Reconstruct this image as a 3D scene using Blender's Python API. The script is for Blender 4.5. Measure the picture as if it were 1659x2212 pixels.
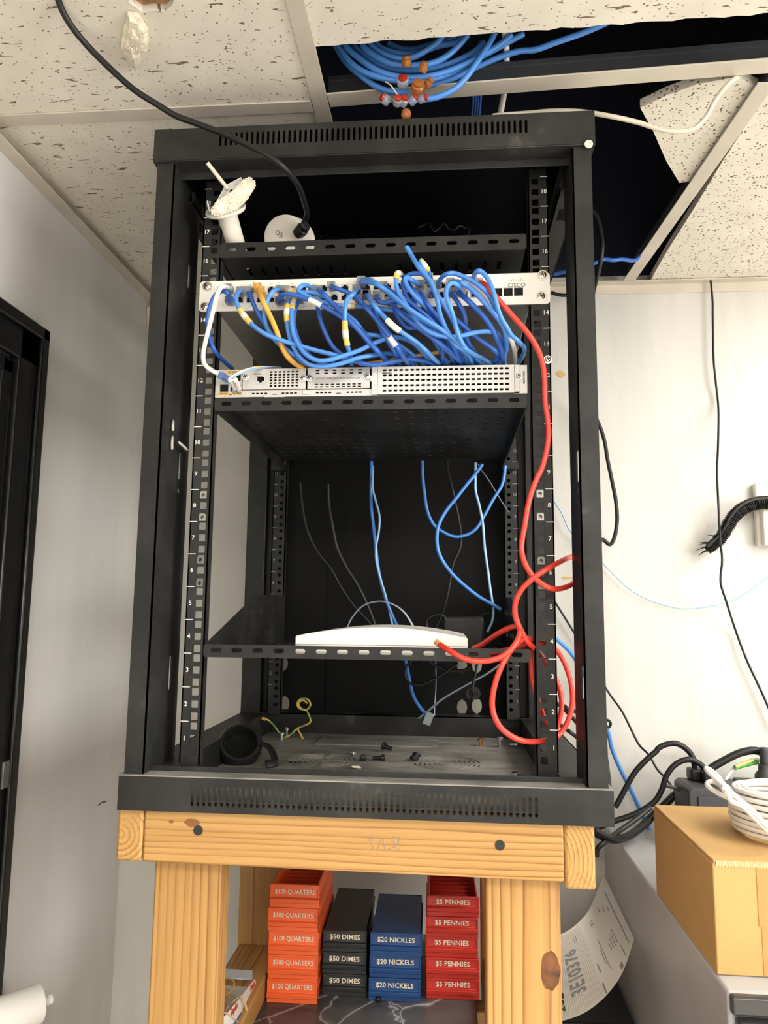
import bpy, bmesh, math, random
from mathutils import Vector as V, Matrix
from mathutils.geometry import delaunay_2d_cdt
random.seed(7)
S = bpy.context.scene
for o in list(bpy.data.objects): bpy.data.objects.remove(o)
COL = S.collection
H = 1.36                       # height of the rack's first rail hole row above the floor
FLOOR, CEIL, WX, WY = -1.36, .93, -.6, .647

# ------------------------------------------------------------------ camera
FPX = 1592.99
CP = V((.1043, -.9815, .1953))
yaw, pitch, roll = math.radians(4.836), math.radians(7.4705), math.radians(.6384)
cF = V((-math.sin(yaw)*math.cos(pitch), math.cos(yaw)*math.cos(pitch), math.sin(pitch)))
r0 = cF.cross(V((0, 0, 1))).normalized(); u0 = r0.cross(cF)
cR = r0*math.cos(roll)+u0*math.sin(roll); cU = -r0*math.sin(roll)+u0*math.cos(roll)
cam = bpy.data.cameras.new('camera'); cam.sensor_fit = 'VERTICAL'; cam.sensor_height = 36
cam.lens = 36*FPX/2212; cam.clip_start = .02; cam.clip_end = 30
co = bpy.data.objects.new('camera', cam); COL.objects.link(co)
M = Matrix((cR, cU, -cF)).transposed().to_4x4(); M.translation = CP+V((0, 0, H)); co.matrix_world = M
S.camera = co
# ------------------------------------------------------------------ light and exposure
w = bpy.data.worlds.new('world'); S.world = w; w.use_nodes = True
w.node_tree.nodes['Background'].inputs[0].default_value = (.9, .93, 1, 1)
w.node_tree.nodes['Background'].inputs[1].default_value = .05
def area(name, loc, sx, sy, power, col, rot=(0, 0, 0)):
    l = bpy.data.lights.new(name, 'AREA'); l.shape = 'RECTANGLE'; l.size = sx; l.size_y = sy; l.energy = power; l.color = col
    o = bpy.data.objects.new(name, l); COL.objects.link(o); o.location = V(loc)+V((0, 0, H)); o.rotation_euler = rot
area('ceiling_troffer_light', (1.3, -.35, .915), .6, 1.2, 23, (1, .97, .92))
area('ceiling_troffer_light', (.2, -1.9, .915), 1.2, .6, 29, (1, .975, .93))
area('right_fill_light', (2.54, -1.55, .35), 1.0, 1.7, 56, (1, .985, .96), (0, math.radians(90), 0))  # added fill from the right; no window is known there
S.view_settings.view_transform = 'Standard'; S.view_settings.look = 'None'
S.view_settings.exposure = .45; S.view_settings.gamma = 1; S.view_settings.use_curve_mapping = False

# ------------------------------------------------------------------ helpers: places
def ray(px, py): return cF+cR*((px-829.5)/FPX)-cU*((py-1106)/FPX)
def at(px, py, Y): d = ray(px, py); return CP+d*((Y-CP.y)/d.y)
def atz(px, py, Z): d = ray(px, py); return CP+d*((Z-CP.z)/d.z)
def atx(px, py, X): d = ray(px, py); return CP+d*((X-CP.x)/d.x)
BASE = {}
# ------------------------------------------------------------------ helpers: materials
MATS = {}
def mat(name, col, rough=.5, metal=0, bump=0, bscale=200, var=0, vscale=20, spec=.5, trans=0, coat=0):
    m = bpy.data.materials.new(name); m.use_nodes = True; nt = m.node_tree; b = nt.nodes['Principled BSDF']
    b.inputs['Base Color'].default_value = (*col, 1); b.inputs['Roughness'].default_value = rough
    b.inputs['Metallic'].default_value = metal; b.inputs['Specular IOR Level'].default_value = spec
    if trans: b.inputs['Transmission Weight'].default_value = trans; b.inputs['IOR'].default_value = 1.45
    if coat: b.inputs['Coat Weight'].default_value = coat
    tc = nt.nodes.new('ShaderNodeTexCoord')
    if var:
        n = nt.nodes.new('ShaderNodeTexNoise'); n.inputs['Scale'].default_value = vscale; n.inputs['Detail'].default_value = 4
        nt.links.new(tc.outputs['Object'], n.inputs['Vector'])
        r = nt.nodes.new('ShaderNodeValToRGB')
        r.color_ramp.elements[0].position = .3; r.color_ramp.elements[1].position = .7
        r.color_ramp.elements[0].color = (*[c*(1-var) for c in col], 1); r.color_ramp.elements[1].color = (*[min(1, c*(1+var)) for c in col], 1)
        nt.links.new(n.outputs['Fac'], r.inputs[0]); nt.links.new(r.outputs[0], b.inputs['Base Color'])
    if bump:
        n = nt.nodes.new('ShaderNodeTexNoise'); n.inputs['Scale'].default_value = bscale; n.inputs['Detail'].default_value = 3
        nt.links.new(tc.outputs['Object'], n.inputs['Vector'])
        bp = nt.nodes.new('ShaderNodeBump'); bp.inputs['Strength'].default_value = bump; bp.inputs['Distance'].default_value = .002
        nt.links.new(n.outputs['Fac'], bp.inputs['Height']); nt.links.new(bp.outputs[0], b.inputs['Normal'])
    MATS[name] = m; return m
def nodes(m): return m.node_tree, m.node_tree.nodes, m.node_tree.links, m.node_tree.nodes['Principled BSDF']
def mapped(nt, sc, rot=(0, 0, 0)):
    tc = nt.nodes.new('ShaderNodeTexCoord'); mp = nt.nodes.new('ShaderNodeMapping'); mp.inputs['Scale'].default_value = sc; mp.inputs['Rotation'].default_value = rot
    nt.links.new(tc.outputs['Object'], mp.inputs['Vector']); return mp.outputs[0]
def ramp(nt, src, stops):
    r = nt.nodes.new('ShaderNodeValToRGB'); e = r.color_ramp.elements
    e[0].position, e[0].color = stops[0][0], (*stops[0][1], 1); e[1].position, e[1].color = stops[-1][0], (*stops[-1][1], 1)
    for p, c in stops[1:-1]:
        k = e.new(p); k.color = (*c, 1)
    nt.links.new(src, r.inputs[0]); return r.outputs[0]
def mixc(nt, fac, a, b, mode='MIX'):
    x = nt.nodes.new('ShaderNodeMix'); x.data_type = 'RGBA'; x.blend_type = mode
    if isinstance(fac, (int, float)): x.inputs[0].default_value = fac
    else: nt.links.new(fac, x.inputs[0])
    for i, s in ((6, a), (7, b)):
        if isinstance(s, tuple): x.inputs[i].default_value = (*s, 1)
        else: nt.links.new(s, x.inputs[i])
    return x.outputs[2]
def noise(nt, vec, scale, detail=3, rough=.5, dist=0):
    n = nt.nodes.new('ShaderNodeTexNoise'); n.inputs['Scale'].default_value = scale; n.inputs['Detail'].default_value = detail
    n.inputs['Roughness'].default_value = rough; n.inputs['Distortion'].default_value = dist
    nt.links.new(vec, n.inputs['Vector']); return n.outputs['Fac']
def wood(name, axis, center=(0, 0, 0), ring=110, dist=1.6, dark=1.0):
    """pine: growth rings about a pith line through center (object space), along axis"""
    m = mat(name, (.8, .5, .2), .55); nt, N, L, b = nodes(m)
    sc = [1, 1, 1]; sc[axis] = .045
    v = mapped(nt, tuple(sc)); mp = [n for n in N if n.type == 'MAPPING'][0]; mp.inputs['Location'].default_value = [-c*k for c, k in zip(center, sc)]
    wv = N.new('ShaderNodeTexWave'); wv.wave_type = 'RINGS'; wv.rings_direction = 'XYZ'[axis]; wv.wave_profile = 'SAW'
    wv.inputs['Scale'].default_value = ring*.4; wv.inputs['Distortion'].default_value = dist*2; wv.inputs['Detail'].default_value = 3; wv.inputs['Detail Scale'].default_value = .9; wv.inputs['Detail Roughness'].default_value = .4
    L.new(v, wv.inputs['Vector'])
    c1 = ramp(nt, wv.outputs['Fac'], [(0, (.58, .335, .115)), (.45, (.55, .31, .1)), (.8, (.45, .235, .064)), (.92, (.25, .1, .022)), (1, (.46, .235, .065))])
    big = noise(nt, mapped(nt, tuple(4*k for k in sc)), 3, 3, .5)
    c2 = ramp(nt, big, [(.28, (.74, .68, .6)), (.6, (1, 1, 1))])
    sf = [90, 90, 90]; sf[axis] = 3
    c3 = ramp(nt, noise(nt, mapped(nt, tuple(sf)), 3, 3, .6), [(.3, (.86, .83, .79)), (.6, (1, 1, 1))])
    msk = ramp(nt, noise(nt, mapped(nt, tuple(7*k for k in sc)), 2.2, 2, .5), [(.34, (.25, .25, .25)), (.6, (1, 1, 1))])
    c1 = mixc(nt, msk, (.54, .305, .1), c1)
    L.new(mixc(nt, 1.0, mixc(nt, 1.0, c1, c2, 'MULTIPLY'), c3, 'MULTIPLY'), b.inputs['Base Color'])
    return m
def tile_mat(name, fissured):
    m = mat(name, (.78, .7, .58), .9); nt, N, L, b = nodes(m)
    base = ramp(nt, noise(nt, mapped(nt, (1, 1, 1)), 14, 4), [(.3, (.76, .7, .6)), (.7, (.86, .8, .69))])
    vo = N.new('ShaderNodeTexVoronoi'); vo.inputs['Scale'].default_value = 150 if fissured else 165
    L.new(mapped(nt, (1, 1, 1)), vo.inputs['Vector'])
    th = noise(nt, mapped(nt, (1, 1, 1)), 60, 2)
    mm = N.new('ShaderNodeMath'); mm.operation = 'MULTIPLY'; L.new(th, mm.inputs[0]); mm.inputs[1].default_value = .5 if fissured else .62
    lt = N.new('ShaderNodeMath'); lt.operation = 'LESS_THAN'; L.new(vo.outputs['Distance'], lt.inputs[0])
    sub = N.new('ShaderNodeMath'); sub.operation = 'SUBTRACT'; L.new(mm.outputs[0], sub.inputs[0]); sub.inputs[1].default_value = .115 if fissured else .08
    L.new(sub.outputs[0], lt.inputs[1]); mask = lt.outputs[0]
    if fissured:
        f = noise(nt, mapped(nt, (1, 4.2, 1)), 30, 3, .5, .8)
        gt = N.new('ShaderNodeMath'); gt.operation = 'GREATER_THAN'; L.new(f, gt.inputs[0]); gt.inputs[1].default_value = .662
        mx = N.new('ShaderNodeMath'); mx.operation = 'MAXIMUM'; L.new(mask, mx.inputs[0]); L.new(gt.outputs[0], mx.inputs[1]); mask = mx.outputs[0]
    L.new(mixc(nt, mask, base, (.2, .15, .105)), b.inputs['Base Color'])
    inv = N.new('ShaderNodeMath'); inv.operation = 'SUBTRACT'; inv.inputs[0].default_value = 1; L.new(mask, inv.inputs[1])
    bp = N.new('ShaderNodeBump'); bp.inputs['Strength'].default_value = .6; bp.inputs['Distance'].default_value = .002
    L.new(inv.outputs[0], bp.inputs['Height']); L.new(bp.outputs[0], b.inputs['Normal'])
    return m
def wall_mat(name, a, bcol):
    m = mat(name, a, .55); nt, N, L, b = nodes(m)
    n1 = noise(nt, mapped(nt, (5, 5, .7)), 2.2, 5, .6)
    c = ramp(nt, n1, [(.3, bcol), (.62, a)])
    n2 = noise(nt, mapped(nt, (1, 1, .25)), 45, 3, .7)
    spots = ramp(nt, n2, [(.25, (.8, .77, .72)), (.34, (1, 1, 1))])
    L.new(mixc(nt, .6, c, spots, 'MULTIPLY'), b.inputs['Base Color'])
    bp = N.new('ShaderNodeBump'); bp.inputs['Strength'].default_value = .15; bp.inputs['Distance'].default_value = .003
    L.new(noise(nt, mapped(nt, (1, 1, 1)), 60, 4), bp.inputs['Height']); L.new(bp.outputs[0], b.inputs['Normal'])
    return m
def marble_mat():
    m = mat('marble', (.05, .05, .052), .3); nt, N, L, b = nodes(m)
    vo = N.new('ShaderNodeTexVoronoi'); vo.feature = 'DISTANCE_TO_EDGE'; vo.inputs['Scale'].default_value = 9
    dv = noise(nt, mapped(nt, (1, 1, 1)), 12, 4); v = mapped(nt, (1, 1, 1))
    add = N.new('ShaderNodeVectorMath'); add.operation = 'MULTIPLY_ADD'; L.new(v, add.inputs[0]); add.inputs[1].default_value = (1, .8, 1)
    cmb = N.new('ShaderNodeCombineXYZ'); mt = N.new('ShaderNodeMath'); mt.operation = 'MULTIPLY'; L.new(dv, mt.inputs[0]); mt.inputs[1].default_value = .12
    L.new(mt.outputs[0], cmb.inputs[0]); L.new(mt.outputs[0], cmb.inputs[1]); L.new(cmb.outputs[0], add.inputs[2]); L.new(add.outputs[0], vo.inputs['Vector'])
    vein = ramp(nt, vo.outputs['Distance'], [(0, (.42, .4, .37)), (.012, (.075, .072, .07)), (.03, (0, 0, 0))])
    base = ramp(nt, noise(nt, v, 9, 5), [(.35, (.05, .05, .052)), (.7, (.11, .108, .105))])
    L.new(mixc(nt, 1, base, vein, 'ADD'), b.inputs['Base Color']); return m
def speckle_black():
    m = mat('powder_black', (.03, .03, .029), .5, spec=.3); nt, N, L, b = nodes(m)
    dust = ramp(nt, noise(nt, mapped(nt, (1, 1, 1)), 11, 6, .65), [(.45, (.0155, .0155, .0152)), (.66, (.03, .0295, .028)), (.8, (.1, .096, .088))])
    L.new(dust, b.inputs['Base Color'])
    bp = N.new('ShaderNodeBump'); bp.inputs['Strength'].default_value = .12; bp.inputs['Distance'].default_value = .001
    L.new(noise(nt, mapped(nt, (1, 1, 1)), 700, 2), bp.inputs['Height']); L.new(bp.outputs[0], b.inputs['Normal']); return m
def dusty_black():
    m = mat('dusty_black', (.03, .03, .03), .55); nt, N, L, b = nodes(m)
    L.new(ramp(nt, noise(nt, mapped(nt, (1, 2.5, 1)), 9, 7, .7), [(.3, (.085, .083, .077)), (.68, (.34, .325, .29))]), b.inputs['Base Color']); return m
BLK = speckle_black(); DUST = dusty_black()
DEEP = mat('deep_black', (.003, .003, .004), .6, spec=.1)
HOLE = mat('hole_black', (.004, .004, .004), .9)
BACKP = mat('back_panel_black', (.0045, .0045, .0047), .6, spec=.15)
PLAS = mat('black_plastic', (.012, .012, .013), .4, spec=.3)
UPSM = mat('charcoal_plastic', (.045, .045, .048), .5, bump=.2, bscale=900)
RUB = mat('black_rubber', (.011, .011, .011), .42, spec=.35)
WPLATE = mat('white_painted_metal', (.88, .86, .8), .35)
RWPLATE = mat('router_white_metal', (.64, .625, .585), .4)
RPLATE = mat('brushed_metal', (.54, .53, .5), .4, .3, var=.08, vscale=60)
DKMET = mat('dark_galvanised', (.2, .196, .185), .4, .5, var=.2, vscale=8)
STEEL = mat('steel', (.62, .6, .57), .25, 1)
ZINC = mat('zinc', (.5, .5, .5), .4, .9)
NUTM = mat('nut_metal', (.3, .29, .27), .35, .8)
BRASS = mat('brass', (.6, .28, .09), .35, .9)
GOLD = mat('gold_label', (.75, .48, .14), .5)
BLUE = mat('blue_jacket', (.075, .26, .70), .36, var=.2, vscale=9)
BLUED = mat('deep_blue_jacket', (.028, .12, .48), .4, var=.15, vscale=12)
SKY = mat('pale_blue_jacket', (.3, .5, .75), .4)
RIB = mat('grey_ribbon', (.3, .35, .42), .4)
RED = mat('red_jacket', (.72, .05, .03), .34, var=.08, vscale=10)
YEL = mat('yellow_jacket', (.82, .42, .07), .42)
WHT = mat('white_jacket', (.82, .8, .75), .4)
CRM = mat('cream_jacket', (.72, .66, .54), .5)
CLEAR = mat('clear_plastic', (.75, .8, .85), .15, trans=.75)
TAGW = mat('tag_white', (.8, .78, .72), .6)
TAGY = mat('tag_yellow', (.85, .55, .12), .6)
INK = mat('ink_black', (.02, .02, .02), .7)
INKW = mat('ink_white', (.8, .79, .75), .6)
INKG = mat('ink_grey', (.25, .25, .26), .7)
APW = mat('white_plastic', (.85, .83, .76), .4)
IVORY = mat('ivory_plastic', (.76, .71, .62), .4)
FOAM = mat('crumbly_plaster', (.84, .75, .6), .95, bump=1, bscale=260, var=.2, vscale=90)
FIBRE = mat('torn_fibre', (.3, .17, .08), .95, var=.4, vscale=60)
TILE_F = tile_mat('fissured_tile', True); TILE_P = tile_mat('pinhole_tile', False)
TEE = mat('tee_paint', (.62, .56, .47), .45, var=.08, vscale=14)
TEED = mat('tee_galvanised', (.06, .062, .068), .4, .4, var=.2, vscale=10)
WALLL = wall_mat('grey_paint', (.74, .725, .70), (.68, .665, .64)); WALLB = wall_mat('white_paint', (.63, .615, .57), (.55, .535, .495))
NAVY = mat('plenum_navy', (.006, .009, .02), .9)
DOOR = mat('gloss_black', (.008, .008, .009), .25, bump=.3, bscale=18)
WX_, WY_ = wood('pine_x', 0, (0, -.21, 1.335), 110, 3.2), wood('pine_y', 1, (-.2, 0, 1.0), 110, 2)
CARD = mat('cardboard', (.5, .3, .108), .8, var=.05, vscale=14, bump=.15, bscale=90)
CARDT = mat('packing_tape', (.45, .25, .08), .25, coat=.4)
CABD = mat('drawer_black', (.03, .03, .031), .35)
CABM = mat('cabinet_sheen_grey', (.42, .42, .42), .32, var=.12, vscale=6, bump=.1, bscale=400)  # black metal; the light it reflects is painted in as a grey base
PAPER = mat('paper', (.72, .68, .6), .7)
MARB = marble_mat()
ORG = mat('orange_plastic', (.95, .15, .04), .38); TBLK = mat('tray_black', (.022, .024, .026), .4)
TBLU = mat('tray_blue', (.012, .06, .2), .4); TRED = mat('tray_red', (.55, .03, .018), .38)
CREAM = mat('cream_lettering', (.85, .75, .58), .6)
RBAND = mat('tan_rubber', (.68, .42, .18), .5); GRN = mat('green_sleeve', (.07, .42, .06), .5)
FLOORM = mat('floor_tile', (.75, .72, .67), .5, var=.15, vscale=5)
LEDA = mat('amber_lens', (.95, .7, .25), .3); AMB = mat('amber_gel', (.55, .2, .05), .2, trans=.4); REDG = mat('red_button', (.4, .03, .015), .3)
STAIN = mat('stain_tan', (.6, .38, .16), .8)

# ------------------------------------------------------------------ helpers: meshes
class MB:
    def __init__(s): s.v = []; s.f = []
    def add(s, vs, fs):
        k = len(s.v); s.v += [V(p) for p in vs]; s.f += [[i+k for i in f] for f in fs]; return s
    def box(s, a, b, rot=None, piv=None):
        x0, y0, z0 = [min(a[i], b[i]) for i in range(3)]; x1, y1, z1 = [max(a[i], b[i]) for i in range(3)]
        vs = [V(p) for p in ((x0, y0, z0), (x1, y0, z0), (x1, y1, z0), (x0, y1, z0), (x0, y0, z1), (x1, y0, z1), (x1, y1, z1), (x0, y1, z1))]
        if rot is not None:
            c = V(piv) if piv is not None else V(((x0+x1)/2, (y0+y1)/2, (z0+z1)/2)); vs = [c+rot @ (p-c) for p in vs]
        return s.add(vs, [(3, 2, 1, 0), (4, 5, 6, 7), (0, 1, 5, 4), (1, 2, 6, 5), (2, 3, 7, 6), (3, 0, 4, 7)])
    def prism(s, poly, fr, t):           # poly in (u,v) of frame fr=(o,u,v,n), extruded t along n
        o, u, v, n = fr; P = [o+u*a+v*b for a, b in poly]; k = len(P); Q = [p+n*t for p in P]
        return s.add(P+Q, [list(range(k))[::-1], list(range(k, 2*k))]+[(i, (i+1) % k, k+(i+1) % k, k+i) for i in range(k)])
    def plate(s, outer, holes, fr, t):
        o, u, v, n = fr; pts = []; ed = []
        for lp in [outer]+holes:
            k = len(pts); pts += [V((a, b)) for a, b in lp]; m = len(lp); ed += [(k+i, k+(i+1) % m) for i in range(m)]
        rv, re, rf, _, _, _ = delaunay_2d_cdt(pts, ed, [], 1, 1e-7)
        bbs = [(min(p[0] for p in h), max(p[0] for p in h), min(p[1] for p in h), max(p[1] for p in h), h) for h in holes]
        keep = []
        for f in rf:
            c = sum((rv[i] for i in f), V((0, 0)))/len(f); inside = False
            for x0, x1, y0, y1, h in bbs:
                if x0 < c.x < x1 and y0 < c.y < y1:
                    ins = False; j = len(h)-1
                    for i in range(len(h)):
                        if (h[i][1] > c.y) != (h[j][1] > c.y) and c.x < (h[j][0]-h[i][0])*(c.y-h[i][1])/(h[j][1]-h[i][1])+h[i][0]: ins = not ins
                        j = i
                    if ins: inside = True; break
            if not inside: keep.append(f)
        P = [o+u*p.x+v*p.y for p in rv]; s.add(P, [list(f)[::-1] for f in keep]); s.add([p+n*t for p in P], keep)
        for lp in [outer]+holes:
            m = len(lp); A = [o+u*a+v*b for a, b in lp]; s.add(A+[p+n*t for p in A], [(i, (i+1) % m, m+(i+1) % m, m+i) for i in range(m)])
        return s
    def tube(s, pts, r, n=8, sub=5, cap=True, flat=1.0, up=None, radii=None, closed=False):
        P = spline(pts, sub, closed); k = len(P); fr = None; vs = []
        for i in range(k):
            t = (P[min(i+1, k-1)]-P[max(i-1, 0)])
            if closed: t = P[(i+1) % k]-P[i-1]
            t = t.normalized() if t.length > 1e-9 else V((0, 0, 1))
            if fr is None:
                a = up if up is not None else (V((0, 0, 1)) if abs(t.z) < .9 else V((1, 0, 0)))
                fr = (a-t*a.dot(t)).normalized()
            else: fr = (fr-t*fr.dot(t)).normalized()
            b = t.cross(fr); rr = r if radii is None else radii(i/(k-1))
            for j in range(n):
                a = 2*math.pi*j/n; vs.append(P[i]+fr*(math.cos(a)*rr*flat)+b*(math.sin(a)*rr))
        m = k if closed else k-1
        fs = [(i*n+j, ((i+1) % k)*n+j, ((i+1) % k)*n+(j+1) % n, i*n+(j+1) % n)[::-1] for i in range(m) for j in range(n)]
        if cap and not closed: fs += [list(range(n)), list(range((k-1)*n, k*n))[::-1]]
        return s.add(vs, fs)
    def lathe(s, prof, o, ax, n=20):     # prof [(r,h)]
        ax = V(ax).normalized(); a = V((0, 0, 1)) if abs(ax.z) < .9 else V((1, 0, 0)); u = ax.cross(a).normalized(); v = ax.cross(u); o = V(o); vs = []
        for r, h in prof:
            for j in range(n): t = 2*math.pi*j/n; vs.append(o+ax*h+u*(r*math.cos(t))+v*(r*math.sin(t)))
        k = len(prof); fs = [(i*n+j, i*n+(j+1) % n, (i+1)*n+(j+1) % n, (i+1)*n+j) for i in range(k-1) for j in range(n)]
        return s.add(vs, fs+[list(range(n))[::-1], list(range((k-1)*n, k*n))])
    def text(s, body, size, o, u, v, n, depth=.0003, align='CENTER', fmap=None, bold=.012):
        c = bpy.data.curves.new('t', 'FONT'); c.body = body; c.size = size; c.offset = bold*size; c.extrude = depth/2; c.align_x = align; c.align_y = 'CENTER'; c.resolution_u = 2
        t = bpy.data.objects.new('t', c); COL.objects.link(t); dg = bpy.context.evaluated_depsgraph_get()
        me = bpy.data.meshes.new_from_object(t.evaluated_get(dg)); vs = [p.co.copy() for p in me.vertices]; fs = [list(p.vertices) for p in me.polygons]
        bpy.data.objects.remove(t); bpy.data.curves.remove(c); bpy.data.meshes.remove(me)
        if fmap: return s.add([fmap(p.x, p.y, p.z+depth/2) for p in vs], fs)
        o = V(o); return s.add([o+u*p.x+v*p.y+n*(p.z+depth/2) for p in vs], fs)
    def build(s, name, m, parent=None, bevel=0, seg=2, loc=None, angle=35):
        if parent is not None: base = BASE[parent.name]
        elif loc is not None: base = V(loc)
        else:
            xs = [p.x for p in s.v]; ys = [p.y for p in s.v]; base = V(((min(xs)+max(xs))/2, (min(ys)+max(ys))/2, min(p.z for p in s.v)))
        me = bpy.data.meshes.new(name); me.from_pydata([p-base for p in s.v], [], s.f); me.validate(); me.update()
        bm = bmesh.new(); bm.from_mesh(me); bmesh.ops.recalc_face_normals(bm, faces=bm.faces); bm.to_mesh(me); bm.free()
        me.polygons.foreach_set('use_smooth', [True]*len(me.polygons)); me.set_sharp_from_angle(angle=math.radians(angle))
        me.materials.append(m); o = bpy.data.objects.new(name, me); COL.objects.link(o); BASE[o.name] = base
        if parent is not None: o.parent = parent
        else: o.location = base+V((0, 0, H))
        if bevel:
            bv = o.modifiers.new('bevel', 'BEVEL'); bv.width = bevel; bv.segments = seg; bv.limit_method = 'ANGLE'; bv.angle_limit = math.radians(40); bv.harden_normals = False
        return o
def spline(pts, sub, closed=False):
    p = [V(q) for q in pts]
    if sub <= 1 or len(p) < 3: return p
    out = []; n = len(p); rng = n if closed else n-1
    for i in range(rng):
        if closed: a, b, c, d = p[i-1], p[i], p[(i+1) % n], p[(i+2) % n]
        else: a, b, c, d = p[max(i-1, 0)], p[i], p[i+1], p[min(i+2, n-1)]
        for k in range(sub):
            t = k/sub; out.append(.5*((2*b)+(c-a)*t+(2*a-5*b+4*c-d)*t*t+(3*b-a-3*c+d)*t**3))
    if not closed: out.append(p[-1])
    return out
X, Y, Z = V((1, 0, 0)), V((0, 1, 0)), V((0, 0, 1))
def tag(o, label, cat, group=None):
    o['label'] = label; o['category'] = cat
    if group: o['group'] = group
    return o
def thing(name, label, cat, loc, group=None):
    o = bpy.data.objects.new(name, None); COL.objects.link(o); o.empty_display_size = .02
    BASE[o.name] = V(loc); o.location = V(loc)+V((0, 0, H)); return tag(o, label, cat, group)
def struct(o): o['kind'] = 'structure'; return o
def stad(cx, cy, w_, h_, n=3):           # rounded slot polygon
    r = min(w_, h_)/2; out = []
    for q, (sx, sy) in enumerate(((1, 1), (-1, 1), (-1, -1), (1, -1))):
        for k in range(n+1):
            a = math.pi/2*(q+k/n); out.append((cx+sx*(w_/2-r)+r*math.cos(a), cy+sy*(h_/2-r)+r*math.sin(a)))
    res = []
    for p in out:
        if not res or (abs(p[0]-res[-1][0])+abs(p[1]-res[-1][1])) > 1e-6: res.append(p)
    if abs(res[0][0]-res[-1][0])+abs(res[0][1]-res[-1][1]) < 1e-6: res.pop()
    return res
def rrect(x0, y0, x1, y1, r, n=4):
    out = []
    for q, (cx, cy) in enumerate(((x1-r, y1-r), (x0+r, y1-r), (x0+r, y0+r), (x1-r, y0+r))):
        for k in range(n+1): a = math.pi/2*(q+k/n); out.append((cx+r*math.cos(a), cy+r*math.sin(a)))
    return out
def rect(x0, y0, x1, y1): return [(x0, y0), (x1, y0), (x1, y1), (x0, y1)]
def blob(cx, cy, rx, ry, n=14, j=.25, rnd=None):
    rnd = rnd or random; return [(cx+rx*math.cos(2*math.pi*k/n)*(1-j*rnd.random()), cy+ry*math.sin(2*math.pi*k/n)*(1-j*rnd.random())) for k in range(n)]
def FR(o, u=X, v=Z, n=Y): return (V(o), u, v, n)
def screw_mb(p, n, r=.0052, h=.0035):
    mb = MB(); mb.lathe([(r*1.45, 0), (r*1.45, .0008), (r, .0009), (r, h*.7), (r*.7, h), (.0004, h*1.05)], p, n, 14)
    n = V(n).normalized(); a = Z if abs(n.z) < .9 else X; u = n.cross(a).normalized(); v = n.cross(u)
    return mb
def cross_mb(p, n, r=.0035, h=.0038):
    mb = MB(); n = V(n).normalized(); a = Z if abs(n.z) < .9 else X; u = n.cross(a).normalized(); v = n.cross(u); p = V(p)
    for ang in (.4, .4+math.pi/2):
        d = u*math.cos(ang)+v*math.sin(ang); e = n.cross(d)
        mb.add([p+d*sx*r+e*sy*.0006+n*hh for hh in (h*.85, h+.0003) for sx, sy in ((-1, -1), (1, -1), (1, 1), (-1, 1))], [(0, 1, 2, 3), (4, 5, 6, 7), (0, 1, 5, 4), (1, 2, 6, 5), (2, 3, 7, 6), (3, 0, 4, 7)])
    return mb
def screw(p, n, parent, m=STEEL, r=.0052):
    o = screw_mb(p, n, r).build('screw', m, parent); cross_mb(p, n, r*.65).build('drive_slot', INK, o) if BASE.get(parent.name) is not None and parent.parent is None else None
    return o
#==PART2==
# ================================================================== the setting
struct(MB().box((WX-.1, -3, FLOOR-.1), (2.7, WY+.1, FLOOR)).build('floor', FLOORM))
struct(MB().box((WX-.1, -3, FLOOR), (WX, WY+.1, CEIL+.02)).build('wall_left', WALLL))
struct(MB().box((WX, WY, FLOOR), (2.7, WY+.1, CEIL+.02)).build('wall_back', WALLB))
struct(MB().box((2.6, -3, FLOOR), (2.7, WY, CEIL+.02)).build('wall_right', WALLB))
struct(MB().box((WX-.1, -3.1, FLOOR), (2.7, -3, CEIL+.02)).build('wall_front', WALLB))
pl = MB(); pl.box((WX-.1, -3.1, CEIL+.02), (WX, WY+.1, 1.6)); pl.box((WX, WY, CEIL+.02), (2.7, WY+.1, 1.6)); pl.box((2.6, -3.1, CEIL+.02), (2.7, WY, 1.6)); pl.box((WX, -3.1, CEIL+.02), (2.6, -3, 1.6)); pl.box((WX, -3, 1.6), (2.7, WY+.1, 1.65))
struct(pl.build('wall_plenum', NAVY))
cl = MB(); cl.plate([(-.6, -3), (2.6, -3), (2.6, WY), (1.16, WY), (1.16, -.605), (-.6, -.605)], [], (V((0, 0, CEIL)), X, Y, Z), .016)
struct(cl.build('ceiling', TILE_F))
# wall angles that carry the tiles
t = MB(); t.prism([(0, 0), (.024, 0), (.024, .003), (.003, .003), (.003, .024), (0, .024)], (V((WX, -3, CEIL-.022)), X, Z, Y), 3.646); struct(t.build('trim_1', TEE))
t = MB(); t.box((WX, WY-.003, CEIL-.024), (2.6, WY, CEIL-.001)); t.box((WX, WY-.022, CEIL-.003), (2.6, WY, CEIL-.0005)); struct(t.build('trim_2', TEE))
w_ = MB(); w_.plate(rect(-2.45, -.2, -.65, .9), [rect(-2.4, -.15, -.7, .85)], (V((2.6, 0, 0)), Y, Z, -X), .03); w_.box((2.57, -1.57, -.15), (2.6, -1.53, .85)); struct(w_.build('added_window_frame', APW))  # unseen window frame, added to go round the fill light
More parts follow.
